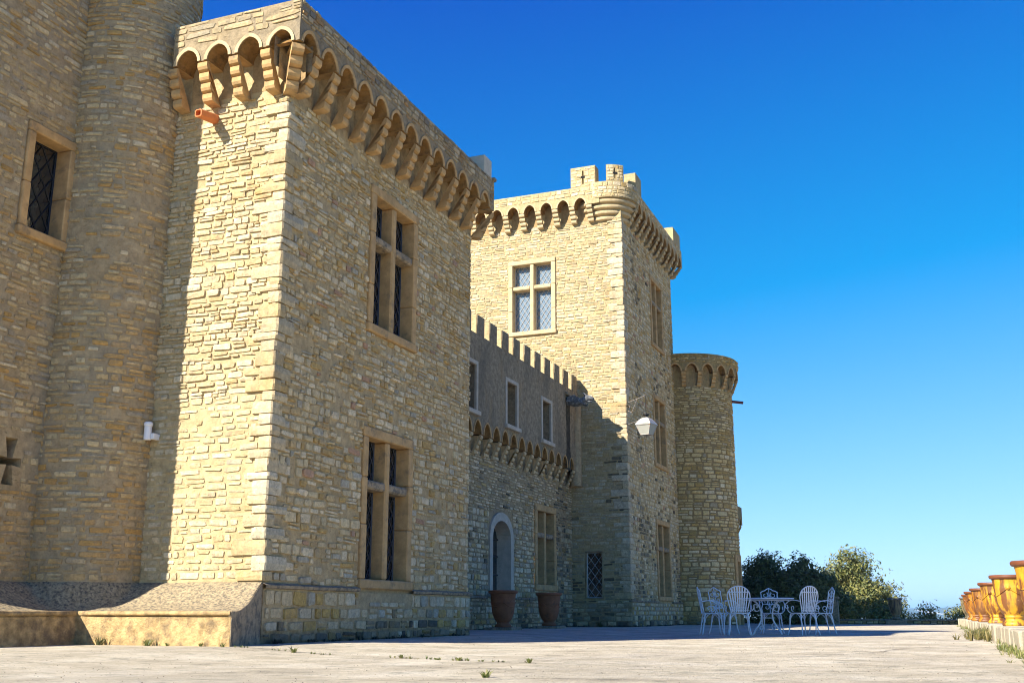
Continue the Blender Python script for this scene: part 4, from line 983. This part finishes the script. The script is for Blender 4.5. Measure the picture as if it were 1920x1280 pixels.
tc = Vector(at(24.9, 5.74))
chairs = [('slat', 24.05, 4.93, 8, 'slatted round armchair at the near left of the table, its back to the terrace'),
          ('slat', 24.1, 6.33, -24, 'slatted round armchair at the near right of the table, turned half away'),
          ('scroll', 24.9, 4.50, 92, 'scroll back chair at the far left of the table, seen from its side'),
          ('scroll', 25.35, 4.86, 55, 'scroll back chair half hidden behind the left slatted armchair'),
          ('scroll', 25.9, 6.08, 186, 'scroll back chair behind the table, facing the front'),
          ('scroll', 25.0, 6.98, -93, 'scroll back armchair at the right end, facing left')]
protos = {}
base_rot = math.atan2(CA.y, CA.x) - math.pi / 2
for kind, dp, la, face, lab in chairs:
    if kind in protos: ch = copy_tree(protos[kind])
    else: ch = protos[kind] = (make_slat_chair if kind == 'slat' else make_scroll_chair)(lab)
    ch['label'] = lab; ch.location = at(dp, la); ch.rotation_euler = (0, 0, base_rot - R(face)); ch.scale = (1.03, 1.03, 1.05)
tb = thing('garden_table', 'round white iron table with a thin top and scrolled legs', 'table', (0, 0, 0))
m_ = MB(); m_.lathe([(0, .765), (.60, .765), (.615, .772), (.615, .787), (.60, .795), (0, .795)], 48); lpart('tabletop', m_, 'white_iron', tb)
m_ = MB(); m_.tube([(.5 * math.cos(a), .5 * math.sin(a), .745) for a in lin(0, 2 * math.pi, 32)[:-1]], .011, 6, True); m_.tube([(.16 * math.cos(a), .16 * math.sin(a), .36) for a in lin(0, 2 * math.pi, 20)[:-1]], .009, 6, True); lpart('ring_brace', m_, 'white_iron', tb)
for k in range(4):
    a = k * math.pi / 2 + .6; u_ = Vector((math.cos(a), math.sin(a), 0)); m_ = MB()
    m_.tube(bez(u_ * .50 + Zv * .745, u_ * .36 + Zv * .78, u_ * .16 + Zv * .62, u_ * .17 + Zv * .40, 8) + bez(u_ * .17 + Zv * .40, u_ * .18 + Zv * .2, u_ * .36 + Zv * .16, u_ * .44 + Zv * .0, 10)[1:], .015, 7)
    lg = lpart('leg', m_, 'white_iron', tb); lgm = MB()
    lgm = MB(); lgm.tube(spiral(u_ * .32 + Zv * .60, .11, .02, -2.5, 4.4, 18, u_, Zv), .008, 5); lpart('scroll', lgm, 'white_iron', tb)
    lgm = MB(); lgm.tube(spiral(u_ * .20 + Zv * .16, .09, .02, 1.2, 8, 18, u_, Zv), .008, 5)
    lpart('scroll', lgm, 'white_iron', tb)
tb.location = tc; tb.rotation_euler = (0, 0, .3)
# ------------------------------------------------------------------ lantern on its bracket
lan = thing('wall_lantern', 'white four sided lantern hung from a scrolled bracket on the far tower corner', 'lantern', (XB, YB, 6.5))
A = Vector((XB - .01, YB + .06, 7.17)); dv = Vector((.97, -.22, 0)).normalized(); T = A + dv * .74 + Zv * .2
m_ = MB(); m_.tube([A - dv * .05, T], .014, 6); m_.tube(bez(A + (T - A) * .58, A + dv * .30 - Zv * .12, A + dv * .22 - Zv * .38, A + dv * .16 - Zv * .30, 8) + spiral(A + dv * .10 - Zv * .14, .13, .04, -1.2, -6.4, 14, dv, Zv), .012, 6)
m_.tube([A - Zv * .72 - dv * .05, T - Zv * .82 - dv * .30], .010, 6); part('bracket', m_, 'rusty', lan)
c = T - Zv * 1.0; s_ = dv; t_ = Vector((-dv.y, dv.x, 0))
m_ = MB(); m_.tube([T - Zv * .01, T - Zv * .52], .007, 5); m_.tube([c + Zv * .40 + s_ * .16 * math.cos(a) + Zv * .10 * math.sin(a) for a in lin(0, math.pi, 10)], .008, 5); part('chain', m_, 'iron', lan)
def sq(hw, z): return [c + s_ * (hw * a) + t_ * (hw * b_) + Zv * z for a, b_ in ((-1, -1), (1, -1), (1, 1), (-1, 1))]
lo, hi = sq(.145, -.31), sq(.25, .0)
for k in range(4):
    g = MB(); g.quad(lo[k], lo[(k + 1) % 4], hi[(k + 1) % 4], hi[k]); part('pane', g, 'frosted', lan, lo[k])
    g = MB(); g.tube([lo[k], hi[k]], .012, 5); g.tube([hi[k], hi[(k + 1) % 4]], .016, 5); g.tube([lo[k], lo[(k + 1) % 4]], .012, 5); part('frame_bar', g, 'lamp_metal', lan, lo[k])
m_ = MB(); rows = []
for hw, z in ((.275, .01), (.275, .035), (.24, .09), (.185, .17), (.125, .23), (.07, .26)): q = sq(hw, z); rows.append(q + [q[0]])
m_.sheet(rows); m_.add(sq(.275, .01), [(0, 1, 2, 3)]); part('hood', m_, 'lamp_metal', lan)
m_ = MB(); m_.lathe([(.06, .25), (.055, .33), (.11, .34), (.11, .37), (.03, .39), (.02, .42)], 14, tuple(c)); part('chimney_cap', m_, 'iron', lan)
m_ = MB(); m_.tube([c - Zv * .32, c - Zv * .42], .016, 6); part('finial', m_, 'rusty', lan)
m_ = MB(); m_.add(lo, [(0, 1, 2, 3)]); part('lamp_base', m_, 'lamp_metal', lan)
# ------------------------------------------------------------------ white sensor in the corner by the round tower
sen = thing('wall_sensor', 'small white capped sensor on the wall beside the round tower', 'sensor', (-10.80, 12.7, 3.0))
m_ = MB(); m_.lathe([(0, -.13), (.05, -.13), (.055, -.12), (.055, .07), (.05, .08), (0, .08)], 20, (-10.80, 12.66, 3.02)); part('body', m_, 'white_plastic', sen, smooth=False)
m_ = MB(); m_.lathe([(.0, .08), (.062, .08), (.066, .09), (.066, .12), (.05, .14), (0, .145)], 20, (-10.80, 12.66, 3.02)); part('cap', m_, 'white_plastic', sen)
m_ = MB(); m_.box(-10.745, -10.69, 12.66, 12.83, 2.90, 2.99); part('mounting_box', m_, 'white_plastic', sen, bevel=.006)
# ------------------------------------------------------------------ trees and shrubs beyond the terrace
def make_tree(name, label, cat, x, y, zb, h, rx, seed, n_leaf, pal, leaf=.11, group=None, trunk_h=None, lobes=18, squash=.85):
    rng = random.Random(seed); t = thing(name, label, cat, (x, y, zb), group); m_ = MB()
    th = trunk_h or h * .35; top = Vector((x, y, zb + h * .55)); lob = []
    m_.tube([(x, y, zb - .2), (x + .05, y, zb + th * .6), (x - .04, y + .05, zb + th), tuple(top)], [.22 * rx / 2, .16 * rx / 2, .13 * rx / 2, .06 * rx / 2], 8)
    for i in range(lobes):
        a = i * 2.4 + rng.uniform(-.4, .4); k = math.sqrt((i + .5) / lobes); e = rng.uniform(0, 1)
        c = Vector((x + rx * .78 * k * math.cos(a), y + rx * .78 * k * math.sin(a), zb + h * (.34 + .46 * (1 - k ** 3) * e + .06 + rng.uniform(-.06, .06)))); r = rx * rng.uniform(.32, .5)
        lob.append((c, r)); b0 = Vector((x, y, zb + th * rng.uniform(.6, 1.1))); m_.tube(bez(b0, b0 + Vector((0, 0, h * .12)), c - Vector((0, 0, r * .7)), c, 6), [.07 * rx / 2, .06 * rx / 2, .05 * rx / 2, .04 * rx / 2, .03 * rx / 2, .02 * rx / 2, .012 * rx / 2], 5)
        for _ in range(4):
            dd = Vector((rng.gauss(0, 1), rng.gauss(0, 1), rng.gauss(.3, 1))).normalized(); m_.tube([c, c + dd * r * 1.05], [.018 * rx / 2, .005], 4)
    part('trunk', m_, 'bark', t)
    m_ = MB()
    for i in range(n_leaf):
        c, r = rng.choice(lob); dd = Vector((rng.gauss(0, 1), rng.gauss(0, 1), rng.gauss(0, 1))).normalized()
        rr = r * (.3 + .95 * rng.random() ** .7); rr *= 1 + .55 * noise.noise(dd * 2.4 + c * 3)
        p_ = c + Vector((dd.x * rr, dd.y * rr, dd.z * rr * squash))
        if noise.noise(p_ * (1.9 / max(.5, rx * .5))) < -.30: continue
        n_ = (dd + Vector((rng.gauss(0, .6), rng.gauss(0, .6), rng.gauss(.4, .6)))).normalized(); a_ = n_.orthogonal().normalized(); b_ = n_.cross(a_); w = rng.uniform(0, 6.28)
        a_, b_ = a_ * math.cos(w) + b_ * math.sin(w), b_ * math.cos(w) - a_ * math.sin(w); s = leaf * rng.uniform(.6, 1.3)
        q = rng.choice(pal); k = rng.uniform(.75, 1.25); col = (q[0] * k, q[1] * k, q[2] * k)
        m_.add([p_ - a_ * s, p_ - b_ * s * .42 + n_ * s * .1, p_ + a_ * s, p_ + b_ * s * .42 + n_ * s * .1], [(0, 1, 2, 3)], col)
    part('crown', m_, 'leaf', t); return t
oak = [(.085, .115, .03), (.115, .145, .038), (.06, .085, .024), (.15, .17, .05)]
olive = [(.17, .18, .04), (.23, .22, .055), (.12, .14, .035), (.27, .25, .075), (.09, .11, .03)]
yel = [(.19, .17, .04), (.23, .20, .05), (.13, .14, .035)]
TG = 'trees beyond the terrace'
make_tree('oak_tree', 'dark tree beside the far round tower, its twiggy top against the sky', 'tree', -7.9, 51.2, -.5, 3.75, 1.6, 1, 16000, oak, .09, TG)
make_tree('oak_tree', 'dark tree between the round tower tree and the sunlit tree', 'tree', -6.2, 51.0, -.5, 3.8, 1.7, 2, 16000, oak, .09, TG)
make_tree('oak_tree', 'smaller mid green tree between the dark trees and the stone pier', 'tree', -5.15, 52.3, -.5, 3.0, 1.1, 8, 8000, olive + oak, .09, TG)
make_tree('oak_tree', 'sunlit olive green tree right of the dark trees', 'tree', -4.75, 61.5, -2.2, 6.05, 2.55, 3, 26000, olive, .10, TG)
make_tree('oak_tree', 'low sunlit bush at the foot of the bright tree, by the far urn', 'tree', -2.95, 58.5, -1.6, 3.2, 1.05, 4, 4500, olive, .09, TG)
make_tree('shrub', 'small yellow green shrub peeping over the middle of the far wall', 'shrub', -1.2, 59.5, -1.9, 3.15, 1.05, 5, 2600, yel, .08, 'shrubs behind the far wall', lobes=8)
make_tree('shrub', 'small green shrub peeping over the far wall beside the kerb urns', 'shrub', .45, 60.5, -1.9, 3.1, 1.0, 6, 2400, olive, .08, 'shrubs behind the far wall', lobes=8)
make_tree('shrub', 'dark low shrub behind the chairs, before the shaded trees', 'shrub', -6.6, 49.9, -.3, 1.5, 1.7, 7, 6000, oak, .09, 'shrubs behind the far wall', lobes=10)
# ------------------------------------------------------------------ weeds and grass
def tuft(mb, c, n, h, spread, rng, pal, wd=.006):
    for i in range(n):
        a = rng.uniform(0, 6.28); l = h * rng.uniform(.5, 1.1); o_ = Vector((math.cos(a), math.sin(a), 0)); b0 = Vector(c) + o_ * rng.uniform(0, spread * .35)
        lean = rng.uniform(.15, 1.0) * spread; p1 = b0 + o_ * lean * .4 + Zv * l * .6; p2 = b0 + o_ * lean + Zv * l * rng.uniform(.75, 1); s = Vector((-o_.y, o_.x, 0)) * wd * rng.uniform(.7, 1.4)
        q = rng.choice(pal); k = rng.uniform(.7, 1.25); mb.add([b0 - s, b0 + s, p1 + s * .8, p1 - s * .8, p2], [(0, 1, 2, 3), (3, 2, 4)], tuple(x * k for x in q))
gp = [(.16, .20, .045), (.24, .25, .07), (.11, .15, .035), (.30, .27, .11)]
weeds = [(-10.45, 11.66, .13, 'dark spiky weed at the foot of the ochre plinth, near the shadow edge'), (-9.65, 11.64, .10, 'bright green star shaped weed at the middle of the plinth foot'), (-9.35, 11.66, .05, 'tiny weed right of the star shaped weed on the plinth foot'), (-8.85, 11.68, .05, 'low weed near the lit corner of the plinth'),
         (-8.42, 11.55, .06, 'short weed at the plinth corner where the joint begins'), (-7.05, 11.02, .08, 'grass tuft standing alone on the long paving joint'), (-5.35, 10.42, .045, 'small dry weed half way along the paving joint'), (-4.55, 10.1, .045, 'small dry weed further along the paving joint'), (-3.7, 9.82, .06, 'small weed at the right end of the paving joint'),
         (-3.1, 7.35, .06, 'little weed low in front on the sunlit terrace'), (-10.2, 33.4, .22, 'dark bushy weed at the foot of the far tower corner')]
for i, (x, y, h, lab) in enumerate(weeds):
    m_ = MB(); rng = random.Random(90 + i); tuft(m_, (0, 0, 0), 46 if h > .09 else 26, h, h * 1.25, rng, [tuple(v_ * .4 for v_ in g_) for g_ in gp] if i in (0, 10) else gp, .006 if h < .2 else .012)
    o = solo('weed', m_, 'grass', lab, 'weed', (0, 0, 0), 'weeds on the terrace'); o.location = (x, y, ground_z(x, y) + .002)
m_ = MB(); rng = random.Random(77)
for i in range(420):
    y = 9 + 36 * rng.random() ** 1.5; dens = noise.noise((y * .55, 3.3, 1)) + .5 * noise.noise((y * 2.1, 1, 4))
    if dens < .08: continue
    x = ledge_x(y) - abs(rng.gauss(0, .10)) - .01; tuft(m_, (x, y, ground_z(x, y)), 8, rng.uniform(.025, .10) * (1 + .8 * max(0, dens)), .09, rng, gp, .004)
for i in range(60): 
    y = rng.gauss(22.2, .7); x = ledge_x(y) - abs(rng.gauss(0, .16)); tuft(m_, (x, y, ground_z(x, y)), 14, rng.uniform(.12, .26), .14, rng, [(.20, .17, .05), (.26, .21, .08), (.12, .13, .04)], .007)
for i in range(130):
    k = rng.random(); x = -8.3 + 5.8 * k + rng.gauss(0, .02); y = 11.6 - 2.25 * k + rng.gauss(0, .015)
    if noise.noise((x * 2, y * 2, 9)) > -.05 and k < .75: tuft(m_, (x, y, ground_z(x, y)), 7, rng.uniform(.012, .04), .03, rng, gp, .004)
dk = [(.05, .06, .03), (.03, .035, .025), (.09, .08, .05)]
for i in range(260):                            # dark mossy growth where walls meet the ground
    k = rng.random(); x, y = rng.choice([(XA + .07 + abs(rng.gauss(0, .03)), 12.9 + 6.9 * k), (XCL + .08 + abs(rng.gauss(0, .05)), 20 + 14 * k), (-11.2 + 1.9 * k, YB - .12 - abs(rng.gauss(0, .05))), (XB + .1 + abs(rng.gauss(0, .04)), 34 + 7 * k)])
    if noise.noise((x * 1.5, y * 1.5, 2)) > -.15: tuft(m_, (x, y, ground_z(x, y) - .005), 12, rng.uniform(.02, .09), .07, rng, dk, .008)
struct('grass', m_, 'grass', 'stuff')
m_ = MB(); rng = random.Random(55)              # crumbs, pebbles and dead leaves scattered over the terrace
for i in range(3200):
    x = rng.uniform(-9, .6); y = 5 + 24 * rng.random() ** 1.6
    if x < XA + .2 and y > 11.6: continue
    s = rng.uniform(.003, .0085); c = Vector((x, y, ground_z(x, y) + s * .4 + .004)); k = rng.choice([.3, .5, .9, 1.2])
    m_.add([c + Vector((s * rng.uniform(.7, 1.4), 0, 0)), c + Vector((0, s, 0)), c - Vector((s, 0, 0)), c - Vector((0, s * rng.uniform(.7, 1.3), 0)), c + Vector((0, 0, s * .7))], [(0, 1, 4), (1, 2, 4), (2, 3, 4), (3, 0, 4)], (.42 * k, .38 * k, .29 * k))
struct('gravel_crumbs', m_, 'stone', 'stuff')
# ------------------------------------------------------------------ haze
m, t, b = new_mat('haze'); M['haze'] = m
t.nodes.remove(b); vp = N(t, 'VolumePrincipled'); vp.inputs['Color'].default_value = (.45, .74, 1, 1); vp.inputs['Density'].default_value = 1.1e-4; vp.inputs['Anisotropy'].default_value = .1
t.links.new(vp.outputs[0], t.nodes['Material Output'].inputs['Volume'])
mb = MB(); mb.box(-31000, 31000, -31000, 31000, -120, 130); struct('haze', mb, 'haze', 'stuff')
